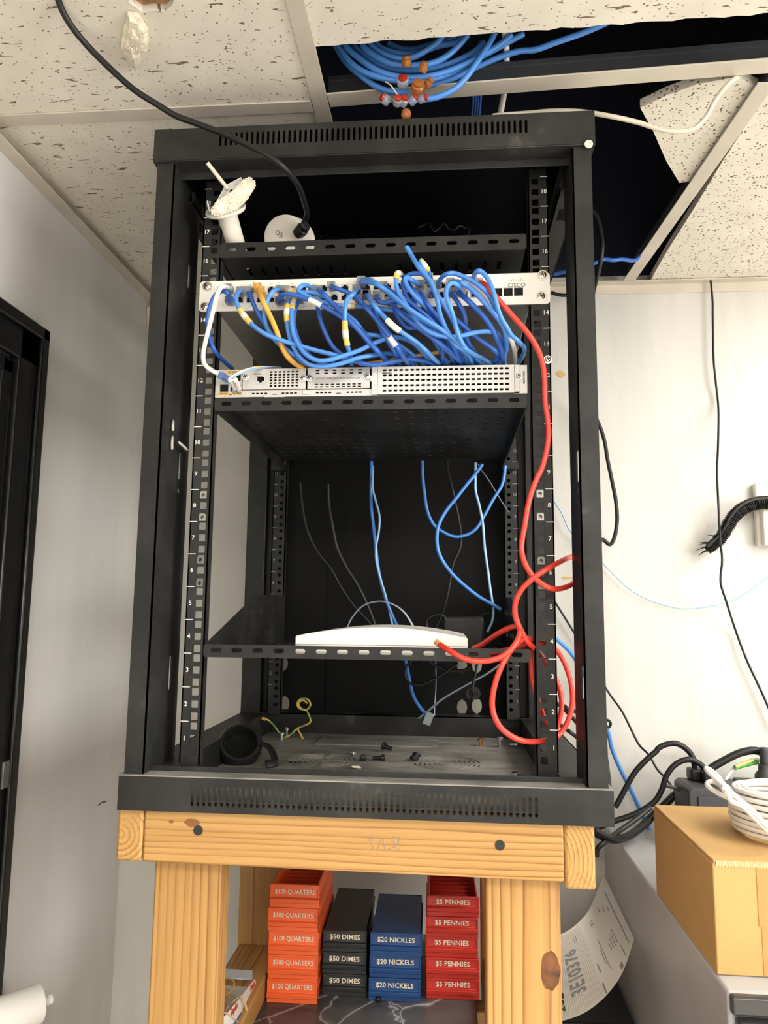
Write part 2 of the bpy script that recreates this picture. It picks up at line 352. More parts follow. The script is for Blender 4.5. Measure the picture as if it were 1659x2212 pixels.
# black door in the left wall
dz = .6657
d = MB(); d.box((WX, .115, FLOOR), (WX+.018, .19, dz)); d.box((WX, -.9, dz-.075), (WX+.018, .19, dz)); d.box((WX+.018, .165, FLOOR), (WX+.026, .187, dz-.003)); d.box((WX+.018, -.9, dz-.025), (WX+.026, .187, dz-.003))
d.box((WX+.0, .085, FLOOR), (WX+.01, .113, dz-.08)); d.box((WX, -.9, dz-.105), (WX+.01, .113, dz-.078))
door = struct(d.build('door_1', DOOR, bevel=.003))
MB().box((WX, -.85, FLOOR+.01), (WX+.006, .082, dz-.108)).build('door_leaf', DOOR, door, bevel=.002)
k = MB(); p = atx(12, 1672, WX+.026); k.box((WX+.026, p.y-.012, p.z-.02), (WX+.03, p.y+.004, p.z+.02)); k.build('strike_plate', DKMET, door, bevel=.001)

# ================================================================== suspended ceiling
def tee(a, b, label, wdt=.024, web=.032, tilt=0):
    a, b = V(a), V(b); d = (b-a).normalized(); n = Z.cross(d); L = (b-a).length; lt = thing('ceiling_tee', label, 'ceiling bar', a, 'suspended ceiling bars')
    fl = MB(); fl.prism([(-wdt/2, 0), (wdt/2, 0), (wdt/2, .0025), (-wdt/2, .0025)], (a, n, Z, d), L); fl.build('flange', TEE, lt, bevel=.0006)
    wb = MB(); wb.prism([(-.0015, .0025), (.0015, .0025), (.0015, web-.008), (.004, web-.007), (.004, web), (-.004, web), (-.004, web-.007), (-.0015, web-.008)], (a, n, Z, d), L); wb.build('web', TEED, lt)
    return lt
zc = CEIL-.003
tee((-.079, -2.9, zc), (-.079, WY-.024, zc), 'pale painted ceiling bar running front to back over the rack\'s left side')
tee((WX+.025, .005, zc), (-.092, .005, zc), 'pale ceiling bar across the left, below the drooping black cable')
tee((-.066, -.006, zc), (1.16, -.062, zc), 'bare ceiling bar crossing the open hole behind the blue cables', .028, .036)
tee((.5505, .0, zc), (.5115, WY-.024, zc), 'slanting ceiling bar right of the rack, running back to the white wall', .026, .034)
def tile(outer, holes, m, label, z=CEIL, th=.016):
    mb = MB(); mb.plate(outer, holes, (V((0, 0, z)), X, Y, Z), th); o = mb.build('ceiling_tile', m); return tag(o, label, 'ceiling tile', 'suspended ceiling tiles')
rn = random.Random(3)
def hb(px, py, rx, ry, j=.35): p = atz(px, py, CEIL); return blob(p.x, p.y, rx, ry, 12, j, rn)
tl1 = tile(rect(-.598, -.6, -.082, .0), [hb(322, 2, .034, .02, .3)], TILE_F, 'fissured ceiling tile with a torn hole and hanging flake, above the left wall')
tl2 = tile(rect(-.598, .01, -.082, .645), [hb(125, 341, .0095, .009), hb(241, 303, .0055, .005), hb(253, 330, .005, .0045), hb(281, 320, .006, .005)], TILE_F, 'fissured ceiling tile with four small punched holes, left of the rack')
e0, e1 = atz(690, 101, CEIL), atz(1659, 30, CEIL); edge = []
e0.x = -.072
for i in range(41):
    f = i/40; q = e0.lerp(e1, f*1.07); edge.append((q.x, q.y+rn.uniform(-.0022, .0022)))
tile([(.54, -.6), (-.071, -.6)][::-1] + edge[::-1], [], TILE_F, 'speckled ceiling tile with a rough far edge, in front of the open hole', CEIL+.0005)
q = [atz(*p, CEIL) for p in ((1402, 612), (1440, 545), (1497, 455), (1562, 348))]
tile([(p.x, p.y) for p in q]+[(.562, .0), (1.14, -.03), (1.14, .62)], [], TILE_P, 'pinholed ceiling tile shoved askew, right of the slanting bar', CEIL+.001)
q = [atz(*p, CEIL+.006) for p in ((1383, 233), (1440, 206), (1505, 182), (1590, 166))]
q2 = [atz(*p, CEIL+.006) for p in ((1468, 395), (1440, 348), (1412, 283))]
tile([(p.x, p.y) for p in q]+[(.548, .02), (.535, .25)]+[(p.x+rn.uniform(-.001, .001), p.y) for p in q2], [], TILE_P, 'broken ceiling tile corner resting on the slanting bar, behind the white cable', CEIL+.006, .014)
# torn fibre inside the holes and the flake under the first tile
for px, py, rx in ((322, 2, .036), (125, 341, .011), (241, 303, .007), (253, 330, .0065), (281, 320, .0075)):
    p = atz(px, py, CEIL); par = tl1 if px == 322 else tl2; m_ = MB(); m_.prism(blob(p.x, p.y, rx, rx*.75, 12, .2, rn), (V((0, 0, CEIL+.010)), X, Y, Z), .005); m_.build('torn_hole', FIBRE, par)
fk = []
for px, py in ((275, 22), (300, 30), (318, 62), (322, 92), (316, 112), (303, 118), (303, 138), (290, 150), (280, 140), (276, 122), (260, 108), (266, 70)):
    fk.append(V((px, py)))
m_ = MB(); top = []; n_ = 9; cc = sum(fk, V((0, 0)))/len(fk); rings = []
for k_ in range(n_):
    f = 1-k_/n_; rings.append([cc+(p-cc)*f*rn.uniform(.93, 1.05) for p in fk])
vs = []; fs = []; kk = len(fk)
for ri, rg in enumerate(rings):
    for p in rg: vs.append(atz(p.x, p.y, CEIL-.002-.006*min(1, ri/3)*rn.uniform(.5, 1)-.012*max(0, (p.y-20)/130)))
for ri in range(n_-1): fs += [(ri*kk+j, ri*kk+(j+1) % kk, (ri+1)*kk+(j+1) % kk, (ri+1)*kk+j) for j in range(kk)]
bk = [atz(p.x, p.y, CEIL-.0005) for p in fk]; o_ = len(vs); vs += bk; fs += [list(range(o_, o_+kk))]+[(j, (j+1) % kk, o_+(j+1) % kk, o_+j) for j in range(kk)]
fs.append(list(range((n_-1)*kk, n_*kk)))
m_.add(vs, fs).build('torn_flake', FOAM, tl1, angle=20)

# ================================================================== the rack
rack = thing('server_rack', 'open black metal server rack standing on the wooden stand', 'server rack', (0, .24, -.055))
fx = .301
def vent_bar(z0, z1, sz0, sz1, name):
    xs = [(-.2065+i*(.4175/56)) for i in range(57)]
    mb = MB(); mb.plate(rect(-fx, z0, fx, z1), [stad(x, (sz0+sz1)/2, .0036, sz1-sz0) for x in xs], FR((0, -.06, 0)), .002)
    return mb
b = vent_bar(-.055, -.014, -.0475, -.024, 'b'); MB().box((-fx, -.0598, -.0145), (fx, -.032, -.0125)).build('ledge', DUST, rack); b.box((-fx, -.0335, -.0145), (fx, -.0315, -.006))
b.box((-fx, -.058, -.055), (fx, -.035, -.053)); b.box((-fx, -.058, -.055), (-fx+.002, -.03, -.013)); b.box((fx-.002, -.058, -.055), (fx, -.03, -.013))
b.build('bottom_bar', BLK, rack, bevel=.0008)
b = vent_bar(.808, .855, .8265, .846, 't'); b.box((-fx, -.06, .806), (fx, -.03, .808)); b.box((-fx, -.032, .796), (fx, -.03, .808)); b.box((-fx, -.058, .806), (-fx+.002, -.03, .855)); b.box((fx-.002, -.058, .806), (fx, -.03, .855))
b.build('top_bar', BLK, rack, bevel=.0008)
pt = at(1272, 310, -.062); m_ = MB(); m_.lathe([(.0055, 0), (.0055, .0015), (.003, .002), (.003, .0008), (.0005, .0007)], (pt.x, -.06, pt.z), -Y, 16); m_.build('rivet', IVORY, rack)
RUST = mat('rusty_black', (.045, .02, .01), .8, var=.6, vscale=40)
# top, base, back
tp = MB(); tp.plate(rect(-fx, -.058, fx, .54), [], (V((0, 0, .853)), X, Y, Z), .002); tp.box((-fx, -.03, .808), (-fx+.002, .54, .855)); tp.box((fx-.002, -.03, .808), (fx, .54, .855)); tp.box((-fx, .538, .808), (fx, .54, .855))
tp.box((-.262, -.03, .806), (-fx, .54, .808)); tp.box((.262, -.03, .806), (fx, .54, .808)); tp.build('top_panel', DEEP, rack)
def arc(cx, cy, r0, r1, a0, a1, n=9):
    o = [(cx+r1*math.cos(a0+(a1-a0)*k/n), cy+r1*math.sin(a0+(a1-a0)*k/n)) for k in range(n+1)]
    return o+[(cx+r0*math.cos(a1+(a0-a1)*k/n), cy+r0*math.sin(a1+(a0-a1)*k/n)) for k in range(n+1)]
fh = []
for cx, cy, R_ in ((-.094, .238, .052), (.1057, .245, .053)):
    for ri in range(6):
        r_ = .013+ri*.0075
        for q_ in range(4): fh.append(arc(cx, cy, r_, r_+.0042, q_*math.pi/2+.1, (q_+1)*math.pi/2-.1))
bp = MB(); bp.plate(rect(-.245, -.032, .245, .49), fh, (V((0, 0, -.05)), X, Y, Z), .002); bp.build('base_panel', DUST, rack)
for cx, cy in ((-.094, .238), (.1057, .245)):
    MB().lathe([(.06, -.054), (.06, -.0525), (.001, -.0525)], (cx, cy, 0), Z, 32).build('fan_cover', RUST, rack); MB().box((cx-.055, cy-.002, -.0482), (cx+.055, cy+.002, -.0476)).build('fan_spoke', DUST, rack)
sk = MB()
for s in (-1, 1):
    sk.box((s*.245, -.032, -.05), (s*.247, .49, -.008)); sk.box((s*.247, -.03, -.014), (s*fx, .54, -.012)); sk.box((s*fx, -.03, -.055), (s*(fx-.002), .54, -.012))
    for i in range(22): y_ = .06+i*.018; sk.box((s*.2445, y_, -.03), (s*.245, y_+.006, -.016))
sk.box((-.247, .488, -.05), (.247, .49, -.01)); sk.box((-fx, .488, -.012), (fx, .54, -.01)); sk.box((-fx, .538, -.055), (fx, .54, -.01)); sk.build('base_skirt', BLK, rack)
# a raised plate at the back of the base
lp = MB(); q0, q1 = atz(700, 1603, -.046), atz(980, 1612, -.046); lp.box((-.13, .37, -.048), (.09, .47, -.046)); lp.build('base_cover', DUST, rack, bevel=.0006)
def key(cx, cz): return [(cx+(.006+.004*abs(math.cos(a)) if abs(math.sin(a)) < .72 else .0045)*math.cos(a), cz+.0165*math.sin(a)) for a in [2*math.pi*k/24 for k in range(24)]]
kh = [at(x_, y_, .53) for x_, y_ in ((612, 1433), (615, 1520), (998, 1528), (1030, 1525), (998, 1437), (1030, 1437))]
bk = MB(); bk.plate(rect(-.262, -.01, .262, .853), [key(p.x, p.z) for p in kh], FR((0, .529, 0)), .002); bk.box((-.137, .527, -.01), (-.1355, .529, .3)); bk.build('back_panel', BACKP, rack)
def post(s):
    mb = MB(); x0, x1 = .271, .296
    a, b_ = (-x1, -x0) if s < 0 else (x0, x1)
    mb.plate(rect(a, -.0125, b_, .806), [], FR((0, -.056, 0)), .0022)
    hs = []
    if s < 0:
        for z0, z1 in ((.657, .6935), (.083, .128), (.373, .412)): hs.append(rect(.014, z0, .0225, z1))
        hs.append(stad(.018, .357, .009, .009))
    else:
        for z0, z1 in ((.357, .398), (.089, .128)): hs.append(rect(-.05, z0, -.034, z1))
        hs.append(stad(-.043, .346, .009, .009))
    ix = -x0-.0 if s < 0 else x0
    yb = .05 if s < 0 else .012
    mb.plate(rect(-.056, -.0125, yb, .806), hs, (V((ix, 0, 0)), Y, Z, X*s), .002)
    mb.box((s*x1, -.056, -.0125), (s*(x1-.002), -.051, .806)); mb.box((ix, yb-.002, -.0125), (s*(x0+.006), yb, .806))
    return mb.build('front_post', BLK, rack, bevel=.001)
pl_ = post(-1); pr_ = post(1)
for s in (-1, 1): MB().box((s*.262, .488, -.012), (s*fx, .538, .853)).build('rear_post', BLK, rack, bevel=.002)
lt = MB(); p = atx(372, 950, -.268)
for (dx, dy, dz, ax, ln) in ((.0, 0, .012, Z, .016), (.004, .012, 0, V((.5, .6, -.5)), .018), (0, 0, -.014, Z, .02)):
    lt.lathe([(.002, 0), (.0026, ln*.2), (.0026, ln*.8), (.0016, ln)], p+V((dx, dy, dz)), ax, 10)
lt.build('hinge_pin', NUTM, rack)
for s in (-1, 1):
    br = MB(); br.plate(rect(.263, .0, .290, .49), [rect(.27, .05, .283, .085)], (V((0, 0, .779)), X*s, Y, Z), .002); br.box((s*.263, .0, .779), (s*.265, .49, .797)); br.build('side_brace', BLK, rack)
U = .04445
def rail(s, y, rear):
    xs = lambda a: s*a; hs = []
    for k in range(18):
        for h in (.00635, .0222, .0381):
            zz = k*U+h
            hs.append(rrect(s*.2288-.0048, zz-.0048, s*.2288+.0048, zz+.0048, .001, 2) if not rear else stad(s*.2288, zz, .0072, .0072, 3))
    a, b_ = sorted((s*.2190, s*.2465)); mb = MB(); mb.plate(rect(a, -.012, b_, .812), hs, FR((0, y, 0)), .002)
    mb.box((s*.219, y, -.012), (s*.2208, y+.016, .812)); mb.box((s*.2465, y, -.012), (s*.2447, y+.03, .812))
    if rear: mb.box((s*.2465, y+.028, -.012), (s*.2700, y+.03, .812))
    r = mb.build('mounting_rail', BLK, rack)
    tx = MB()
    for k in range(18):
        tx.text(str(k+1), .0084, (s*.2408, y-.0001, (k+.5)*U), X, Z, -Y)
        if k < 18: tx.box((s*.2362, y-.0004, (k+1)*U-.0005), (s*.2464, y, (k+1)*U+.0005))
    tx.build('unit_numbers', INKW if not rear else INKG, r)
    return r
rfl, rfr, rrl, rrr = rail(-1, 0, 0), rail(1, 0, 0), rail(-1, .481, 1), rail(1, .481, 1)
for r, s, pxs, m in ((rfl, -1, ((437, 1070), (436, 1118)), NUTM), (rfl, -1, ((432, 1210), (430, 1260)), DKMET), (rfr, 1, ((1171, 1067), (1171, 1117)), NUTM), (rfr, 1, ((1173, 1212), (1175, 1265)), DKMET)):
    for px, py in pxs:
        c = at(px, py, 0); c.x = s*.2288; mb = MB(); mb.plate(rect(-.0046, -.0046, .0046, .0046), [stad(0, 0, .0055, .0055)], FR(c+V((0, -.001, 0))), .007)
        mb.box((c.x-.0035, -.002, c.z+.0042), (c.x+.0035, .001, c.z+.0055)); mb.lathe([(.0042, 0), (.0042, .005)], c+V((0, .0055, 0)), Y, 10); mb.build('cage_nut', m, r)
for px, py, s in ((1183, 777, 1),):
    c = at(px, py, -.0005); screw(c, -Y, rack, STEEL, .004)
# ================================================================== wooden stand, stone shelf
zt = -.0552
st = thing('wooden_stand', 'tall pine stand with bolted rails carrying the server rack', 'stand', (0, .2, FLOOR))
WE = wood('pine_left_end', 1, (-.301, 0, 1.272), 120, .8); WE2 = wood('pine_right_end', 1, (.205, 0, 1.262), 150, .7)
MB().box((-.3065, -.045, -.120), (-.2725, .43, zt)).build('side_rail', WE, st, bevel=.004)
MB().box((.2450, -.045, -.1315), (.281, .43, zt)).build('side_rail', WE2, st, bevel=.004)
ap = MB().prism([(-.272, zt), (.2445, zt), (.2445, -.1235), (-.272, -.1200)], FR((0, -.045, 0)), .038).build('apron', WX_, st, bevel=.003)
MB().prism([(-.272, zt), (.2445, zt), (.2445, -.1235), (-.272, -.1200)], FR((0, .392, 0)), .038).build('apron', WX_, st, bevel=.003)
for px, py in ((428, 1794), (1080, 1826)):
    c = at(px, py, -.0455); kn = MB(); kn.lathe([(.0062, -.002), (.006, .0003), (.004, .0005), (.0002, .0004)], c, -Y, 12); o = kn.build('countersunk_screw', INK, ap); 
for px, py, r_ in ((415, 1777, .011), (370, 1775, .004)):
    c = at(px, py, -.045); kn = MB(); kn.prism(blob(c.x, c.z, r_, r_*.5, 14, .3), FR((0, -.0453, 0)), .0006); kn.build('knot', mat('knot_wood', (.24, .1, .03), .7), ap)
sc = MB()
for stroke in (((795, 1812), (805, 1808), (800, 1820), (808, 1832), (798, 1838)), ((815, 1838), (826, 1812), (832, 1838)), ((845, 1812), (862, 1808), (858, 1826), (845, 1812)), ((838, 1836), (852, 1830), (865, 1836))):
    sc.tube([at(a, b_, -.0452) for a, b_ in stroke], .0003, 5, 3)
sc.build('pencil_scribble', INKG, ap)
for (x0, x1, m_) in ((-.270, -.1815, wood('pine_leg', 2, (-.15, -.24, 0), 80, 3)), (.1535, .2445, wood('pine_leg_right', 2, (.215, -.235, 0), 75, 3.2))):
    o = MB().box((x0, -.0065, FLOOR), (x1, .0315, zt)).build('leg', m_, st, bevel=.003)
    if x0 > 0:
        c = at(1189, 2096, -.0065); MB().prism(blob(c.x, c.z, .0125, .0245, 18, .15), FR((0, -.0069, 0)), .0008).build('knot', mat('dark_knot', (.13, .045, .012), .5, var=.6, vscale=70), o)
    MB().box((x0+.005 if x0 < 0 else x0+.012, .392, FLOOR), (x1+.005 if x0 < 0 else x1, .43, -.1235)).build('leg', m_, st, bevel=.003)
MB().box((-.262, .0315, -.435), (-.187, .392, -.397)).build('lower_rail', WY_, st, bevel=.003)
MB().box((.172, .0315, -.435), (.245, .392, -.397)).build('lower_rail', WY_, st, bevel=.003)
for y_ in (.05, .33): MB().box((-.262, y_, -.495), (.245, y_+.038, -.457)).build('cross_beam', WX_, st, bevel=.002)
tag(MB().box((-.262, -.002+.034, -.457), (.1535, .56, -.4352)).build('stone_shelf', MARB, bevel=.002), 'dark veined stone slab under the coin trays', 'shelf')

# ================================================================== coin trays
def tray(name_m, m, w_, h_, L, txt, label, grp, cover, tw):
    """first tray of a colour; base at its lower front middle"""
    t_ = thing('coin_tray', label, 'coin tray', (0, 0, 0), grp); hw = w_/2; foot = .0085
    b_ = MB()
    # bottom, side walls with length-wise ridge, back
    b_.box((-hw+.003, .004, 0), (hw-.003, L-.004, .003))
    for s in (-1, 1):
        b_.prism([(s*(hw-.004), 0), (s*(hw-.001), .0), (s*(hw-.001), h_*.42), (s*hw, h_*.46), (s*hw, h_*.6), (s*(hw-.002), h_*.64), (s*(hw-.002), h_*.98), (s*(hw-.0045), h_*.98)], (V((0, .003, 0)), X, Z, Y), L-.006)
    b_.box((-hw+.002, L-.005, 0), (hw-.002, L-.002, h_*.98))
    n_ = 9
    for k in range(n_+1):
        y_ = .012+(L-.022)*k/n_
        b_.prism([(-.0012, 0), (.0012, 0), (.0006, h_*.5), (-.0006, h_*.5)], (V((-hw+.003, y_, .002)), Y, Z, X), w_-.006)
    if cover: b_.box((-hw+.002, .004, h_*.9), (hw-.002, L-.003, h_*.965))
    b_.build('body', m, t_, bevel=.0006)
    f = MB()   # stepped front: foot, protruding lip, sloped panel with a raised border
    f.prism([(0, 0), (0, foot*.8), (-.004, foot), (-.0045, foot+.006), (0, foot+.0075), (.0015, h_*.97), (.006, h_*.97), (.006, 0)], (V((-hw, 0, 0)), Y, Z, X), w_)
    for s in (-1, 1): f.box((s*hw, -.0012, foot+.007), (s*(hw-.0028), .004, h_*.97))
    f.box((-hw, -.0008, h_*.9), (hw, .004, h_*.99))
    fr_ = f.build('front_panel', m, t_, bevel=.0005)
    x_ = MB(); k0 = len(x_.v); x_.text(txt, 1.0, (0, 0, 0), X, Z, -Y, .001, bold=.015)
    xs = [p.x for p in x_.v]; zs = [p.z for p in x_.v]; sx = tw/(max(xs)-min(xs)); szv = .0088/(max(zs)-min(zs)); cx_ = (max(xs)+min(xs))/2; zmid = (max(zs)+min(zs))/2
    zc_ = foot+.0075+(h_*.9-foot-.0075)*.5
    x_.v = [V(((p.x-cx_)*sx, .0009-.0008+p.y*.5-.0002, (p.z-zmid)*szv+zc_)) for p in x_.v]; x_.build('lettering', CREAM, fr_)
    return t_
def dup(root, loc, rz, label):
    r = root.copy(); COL.objects.link(r); r.location = V(loc)+V((0, 0, H)); r.rotation_euler = (0, 0, rz); r['label'] = label; BASE[r.name] = V(loc)
    for ch in root.children:
        c = ch.copy(); COL.objects.link(c); c.parent = r
        for g in ch.children: d_ = g.copy(); COL.objects.link(d_); d_.parent = c
    return r
rn2 = random.Random(5)
ORD = {5: ['topmost', 'second from top', 'middle', 'second from bottom', 'bottom'], 3: ['top', 'middle', 'bottom']}
for nm, m_, w_, h_, L, n_, x0, x1, y0, txts, lab, cover, tw in (
    ('quarters', ORG, .0815, .0362, .2, 5, -.1838, -.1015, .279, ['$100 QUARTERS']*5, 'bright orange coin tray reading $100 QUARTERS', False, .066),
    ('dimes', TBLK, .073, .0335, .19, 3, -.0988, -.0258, .312, ['$50 DIMES']*3, 'black coin tray reading $50 DIMES', True, .0505),
    ('nickels', TBLU, .0845, .0347, .17, 3, -.0205, .066, .304, ['$20 NICKELS', '$20 NICKELS', '$20 NICKLES'], 'blue coin tray', True, .061),
    ('pennies', TRED, .086, .0316, .19, 5, .0722, .158, .32, ['$5 PENNIES']*5, 'dark red coin tray reading $5 PENNIES', False, .056)):
    protos = {}
    for k in range(n_):
        pos = ORD[n_][n_-1-k]; tx_ = txts[k]
        l_ = lab+(' reading '+tx_ if nm == 'nickels' else '')+', '+pos+' of its stack'
        loc = ((x0+x1)/2+rn2.uniform(-.0012, .0012), y0+rn2.uniform(-.0012, .0012), -.435+k*h_)
        if tx_ not in protos:
            protos[tx_] = tray(nm, m_, w_, h_, L, tx_, l_, 'coin trays stacked on the stone shelf', cover, tw)
            protos[tx_].location = V(loc)+V((0, 0, H)); protos[tx_].rotation_euler = (0, 0, .02)
        else: dup(protos[tx_], loc, .02, l_)
p = atz(817, 2158, -.431); tag(MB().lathe([(.001, -.004), (.004, -.003), (.005, 0), (.004, .003), (.001, .004)], p, Z, 12).build('rubber_bumper', RUB), 'small round black rubber bumper lying in front of the blue trays', 'bumper')

# rubber band box and bands on the lower left rail
bx = thing('rubber_band_box', 'torn white box of rubber bands on the lower left wooden rail', 'box', (-.225, .18, -.397))
zb = -.397
sd = MB(); q = [atx(a, b_, -.1955) for a, b_ in ((551, 2114), (553, 2128), (548, 2158), (500, 2222), (466, 2240), (478, 2204), (515, 2160))]
sd.prism([(p.y, max(p.z, zb+.001)) for p in q], (V((-.1965, 0, 0)), Y, Z, X), .001); sdo = sd.build('side_panel', PAPER, bx)
blu = MB(); a_, b2 = q[2], q[3]; blu.prism([(a_.y, a_.z), (a_.y, a_.z+.004), (b2.y, b2.z+.004), (b2.y, b2.z)], (V((-.1953, 0, 0)), Y, Z, X), .0004); blu.build('blue_stripe', BLUED, sdo)
for f_, sz in ((.08, .011), (.66, .014)):
    c = q[0].lerp(q[5], f_)+V((.0013, 0, -.006)); dv = (q[0]-q[5]).normalized(); nv = X; uv = nv.cross(dv); c.x = -.1952
    tx = MB(); tx.text('Staples', sz, c, dv, uv, X, .0003, 'CENTER'); tx.build('lettering', mat('ink_red', (.6, .03, .03), .6), sdo)
MB().box((-.2575, q[4].y, zb), (-.1965, q[0].y-.005, zb+.0015)).build('bottom_panel', PAPER, bx)
MB().box((-.2585, q[4].y, zb), (-.2575, q[0].y-.005, zb+.022)).build('side_panel', PAPER, bx)
MB().plate(rect(-.2575, zb+.012, -.1985, zb+.026), [], FR((0, q[0].y-.006, 0)), .0008).build('clear_window', CLEAR, bx)
for k in range(7):
    cy = .13+.018*k; cx = -.229+rn2.uniform(-.008, .01); r_ = rn2.uniform(.014, .021); a0 = rn2.uniform(0, 3); tl = rn2.uniform(-.5, .5)
    pts = [V((cx+r_*1.0*math.cos(a), cy+r_*1.5*math.sin(a)*math.cos(tl), zb+.008+.0022*k+abs(r_*.6*math.sin(a+a0)*math.sin(tl)))) for a in [2*math.pi*i/14 for i in range(14)]]
    if k == 6: pts = [atx(a, b_, -.19) for a, b_ in ((510, 2158), (522, 2152), (530, 2170), (534, 2195), (536, 2225))]+[atx(a, b_, -.204) for a, b_ in ((528, 2230), (510, 2205), (500, 2190), (488, 2190), (495, 2172))]
    if k == 5: pts = [atx(a, b_, -.194) for a, b_ in ((470, 2185), (490, 2190), (510, 2205), (525, 2222), (530, 2240), (515, 2245), (492, 2225), (474, 2205))]
    tag(MB().tube(pts, .0016, 8, 4, flat=.45, closed=True).build('rubber_band', RBAND if k < 5 else mat('pale_rubber', (.75, .55, .32), .5)), ['tan rubber band nearest the back of the torn box', 'tan rubber band curled low in the torn box', 'tan rubber band in the middle of the torn box', 'tan rubber band lying across the box heap', 'tan rubber band on top of the heap in the torn box', 'pale rubber band trailing over the box front', 'pale rubber band hooked over the white box side'][k], 'rubber band', 'rubber bands in the torn box')

# ================================================================== shelves in the rack
def rack_shelf(label, z0, z1, floor_top, x0, x1, depth, fl_holes, slot_n=15, gusset=False, tiltz=0):
    s_ = thing('rack_shelf', label, 'rack shelf', (0, depth/2, z0), 'shelves in the rack'); zf = z1-.0016 if floor_top else z0
    p_ = MB(); p_.plate(rect(x0, .001, x1, depth), fl_holes, (V((0, 0, zf)), X, Y, Z), .0016); p_.build('shelf_panel', BLK, s_)
    hs = [stad(x0+.017+(x1-x0-.034)*i/(slot_n-1), (z0+z1)/2+.001, .0145, .0058, 4) for i in range(slot_n)]
    l_ = MB(); l_.plate(rrect(x0, z0, x1, z1, .004), hs, FR((0, -.001, 0)), .002); l_.build('front_lip', BLK, s_, bevel=.0006)
    for s, x_ in ((-1, x0), (1, x1)):
        f = MB(); f.box((x_, .001, z0), (x_-s*.0016, depth, z1))
        if gusset:
            f = MB(); yz = [(.004, z0), (.004, z1), (.262, .2165), (.478, .2195), (.478, z0)]
            hh = [stad(.22+.028*i, zz, .007, .0105) for i in range(7) for zz in (z0+.025, z0+.062)]
            hh = [h for h in hh if max(a[1] for a in h) < z1+(h[0][0]-.004)*.27]
            f.plate(yz, hh, (V((x_, 0, 0)), Y, Z, X*(-s)), .0016)
        f.build('side_flange' if not gusset else 'side_gusset', BLK, s_)
        e = MB(); e.box((x_, .46, z0+.004), (s*.247, .4625, z1-.003) if not gusset else (s*.24, .478, z1+.06)); 
        if not gusset: e.box((x_+s*.0, .3, z0+.004), (x_+s*.002, .4625, z1-.003))
        e.box((s*.2195, .465, z0+.004), (s*.24, .479, z1-.003)); e.build('rear_bracket', BLK, s_)
    return s_
hl = [stad(-.188+.0205*i, .047, .0058, .03) for i in range(19) if i not in (8, 9, 10)]+[stad(-.188+.0205*i, .11, .0058, .03) for i in range(19) if i not in (8, 9, 10)]
sh_top = rack_shelf('black rack shelf above the white switch, holding the camera parts', .6925, .7155, False, -.2205, .216, .42, hl)
hl = [rrect(-.198+.0235*i-.006, y_-.0035, -.198+.0235*i+.006, y_+.0035, .002, 2) for i in range(8) for y_ in [.05+.034*k for k in range(11)]]+[rrect(.03+.0225*i-.0042, y_-.0055, .03+.0225*i+.0042, y_+.0055, .002, 2) for i in range(8) for y_ in [.05+.034*k for k in range(11)]]
sh_mid = rack_shelf('black rack shelf under the silver router, underside full of slots', .4665, .4858, True, -.2185, .2134, .425, hl)
hl = [stad(-.2+.0205*i, y_, .006, .03) for i in range(20) for y_ in (.06, .11, .16, .26, .31, .36)]
sh_low = rack_shelf('lowest black rack shelf with side gussets, carrying the white access point', .1285, .1455, False, -.2195, .2133, .44, hl, gusset=True)

# ================================================================== switch
sw = thing('network_switch', 'white fronted network switch with many blue cables, bolted across the rack', 'network switch', (0, .2, .6125))
sz0, sz1 = .6122, .6572
body = MB().box((-.2205, .001, sz0+.0006), (.2205, .43, sz1-.001)).build('body', DKMET, sw, bevel=.001)
xa, xb = at(497, 632, 0).x, at(1025, 622, 0).x; px_ = [xa+(xb-xa)*i/23 for i in range(24)]
zu, zl = .6425, .6285
holes = [rect(x-.0058, z-.0052, x+.0058, z+.0052) for x in px_ for z in (zu, zl)]
sx = [at(q, 640, 0).x for q in (1053, 1075, 1097.5, 1120)]; holes += [rect(x-.0062, .6245, x+.0062, .6365) for x in sx]
fp = MB(); fp.plate(rrect(-.2468, sz0, .2468, sz1, .005), [[p for p in h] for h in holes], FR((0, -.0022, 0)), .0022); fpo = fp.build('faceplate', WPLATE, sw, bevel=.0004)
pm = None
for x in px_:
    for z in (zu, zl):
        mb = MB(); mb.plate(rect(-.0057, -.0051, .0057, .0051), [[(-.0045, -.0042), (.0045, -.0042), (.0045, .002), (.0022, .002), (.0022, .0042), (-.0022, .0042), (-.0022, .002), (-.0045, .002)]], FR((0, -.0024, 0)), .0012)
        if pm is None:
            pm = mb.build('port', ZINC, sw); BASE_P = BASE[sw.name]; pm.location = V((x, 0, z)); 
            pm.data.transform(Matrix.Translation(BASE_P)); pm.location = V((x, 0, z))-BASE_P
        else:
            c = pm.copy(); COL.objects.link(c); c.parent = sw; c.location = V((x, 0, z))-BASE_P
mb = MB()
for x in px_+sx: mb.box((x-.0061, .0006, .6232), (x+.0061, .0012, .6478))
mb.build('port_cavity', HOLE, sw)
mb = MB()
for k in range(48):
    x = at(540+k*10.1, 664-(k*10.1)*.04, 0).x
    if (k*7) % 5 < 2: mb.lathe([(.0011, 0), (.0009, .0005), (.0002, .0007)], (x, -.0022, .6182), -Y, 8)
mb.build('indicator_lights', LEDA, sw)
mb = MB()
for k in range(36):
    x = at(535+k*13.5, 667, 0).x; mb.box((x-.001, -.0024, .6152), (x+.0012, -.0021, .6157))
for k in range(12): x = px_[2*k]; mb.box((x-.003, -.0024, .6502), (x+.002, -.0021, .6508))
mb.build('port_numbers', INKG, sw)
lc = at(1116, 616, -.0023); lg = MB(); lg.text('CISCO', .0083, lc, X, Z, -Y, .0004)
hts = (.0012, .0028, .0048, .0028, .0012, .0028, .0048, .0028, .0012); bc = at(1116, 607, 0)
